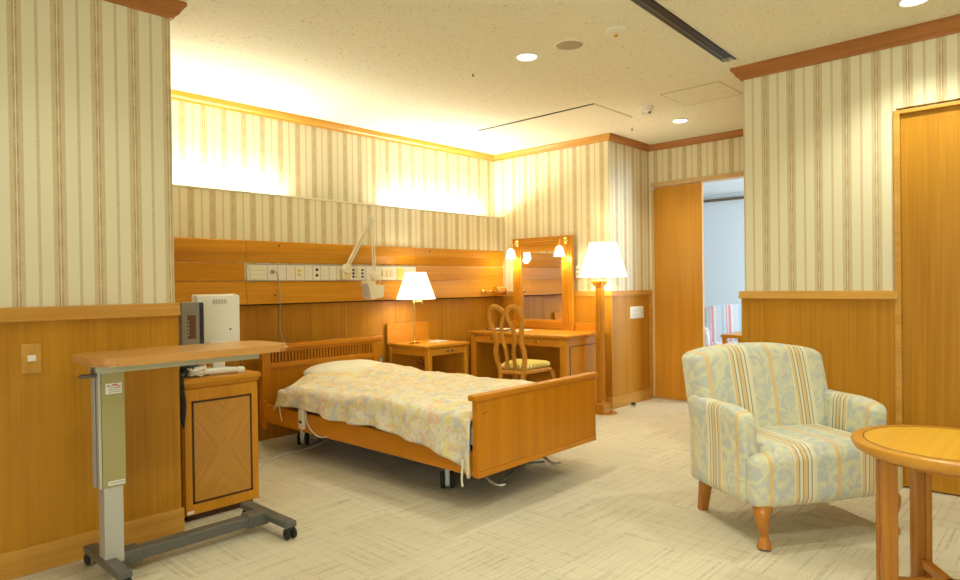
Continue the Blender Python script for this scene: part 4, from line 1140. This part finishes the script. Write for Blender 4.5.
# ------------------------------------------------------------------ round side table
t = thing('round_table', 'round wooden side table with grooved top cut by the right edge', 'table', (2.66, .337, 0))
obj('tabletop', lathe(B(), [(.2515, .520), (.2515, .5505), (.001, .551)], 96), M['table_top'], t, True)
obj('edge_band', lathe(B(), [(.2516, .507), (.266, .510), (.279, .517), (.287, .528), (.2905, .540), (.2890, .547), (.2830, .5506), (.2516, .5506), (.2516, .507)], 96, cap=False), M['table_edge'], t, True)
obj('groove', lathe(B(), [(.2535, .5512), (.2515, .5516), (.2500, .5512)], 96, cap=False), M['inlay'], t, True)
obj('apron_ring', lathe(B(), [(.215, .49), (.215, .508), (.195, .508), (.195, .49), (.215, .49)], 64, cap=False), M['table_leg'], t)
for k in range(4):
    a = rad(34+90*k)
    lm = Matrix.Translation((.198*cos(a), .198*sin(a), 0)) @ Matrix.Rotation(a, 4, 'Z')
    b = B(); q = bmesh.new(); box(q, -.026, .026, -.028, -.0035, 0, .508, .006); box(q, -.026, .026, .0035, .028, 0, .508, .006); box(q, -.019, .019, -.0045, .0045, 0, .508)
    merge(b, q, lm)
    obj('leg', b, M['table_leg'], t)
b = B()
for k in range(2):
    q = bmesh.new(); box(q, -.165, .165, -.014, .014, .060, .090, .003); merge(b, q, Matrix.Rotation(rad(34+90*k), 4, 'Z'))
obj('cross_stretcher', b, M['table_leg'], t)

# ------------------------------------------------------------------ daylight
def area(name, loc, rot, sx, sy, e, col):
    L = bpy.data.lights.new(name, 'AREA'); L.shape = 'RECTANGLE'; L.size = sx; L.size_y = sy; L.energy = e; L.color = col
    o = bpy.data.objects.new(name, L); C.objects.link(o); o.location = loc; o.rotation_euler = rot
    return o
area('window_daylight', (XL-.15, -1.05, 1.45), (0, rad(-90), 0), 1.4, 2.6, 95, (.93, 1.0, .96))
area('far_window_daylight', (8.0, -.65, 1.4), (rad(90), 0, 0), 2.0, 1.7, 300, (.62, .80, 1.0))
W = bpy.data.worlds.new('sky'); S.world = W; W.use_nodes = True
bg = W.node_tree.nodes['Background']; bg.inputs[0].default_value = (.65, .8, 1, 1); bg.inputs[1].default_value = .6

# ------------------------------------------------------------------ camera
yaw, pitch, roll, F = .82143078, -.00799721, .01323319, 652.79
f = Vector((sin(yaw)*cos(pitch), cos(yaw)*cos(pitch), sin(pitch)))
r = Vector((cos(yaw), -sin(yaw), 0)); dn = f.cross(r)
r2 = r*cos(roll) + dn*sin(roll); d2 = -r*sin(roll) + dn*cos(roll)
mw = Matrix(((r2.x, -d2.x, -f.x, 0), (r2.y, -d2.y, -f.y, 0), (r2.z, -d2.z, -f.z, 1.1), (0, 0, 0, 1)))
cam = bpy.data.cameras.new('camera'); co_ = bpy.data.objects.new('camera', cam); C.objects.link(co_)
co_.matrix_world = mw; cam.sensor_width = 36; cam.sensor_fit = 'HORIZONTAL'; cam.lens = F/960*36; cam.clip_start = .05; cam.clip_end = 60
S.camera = co_
S.view_settings.view_transform = 'Standard'; S.view_settings.look = 'None'; S.view_settings.gamma = 1
S.view_settings.use_curve_mapping = False
S.view_settings.exposure = -0.03
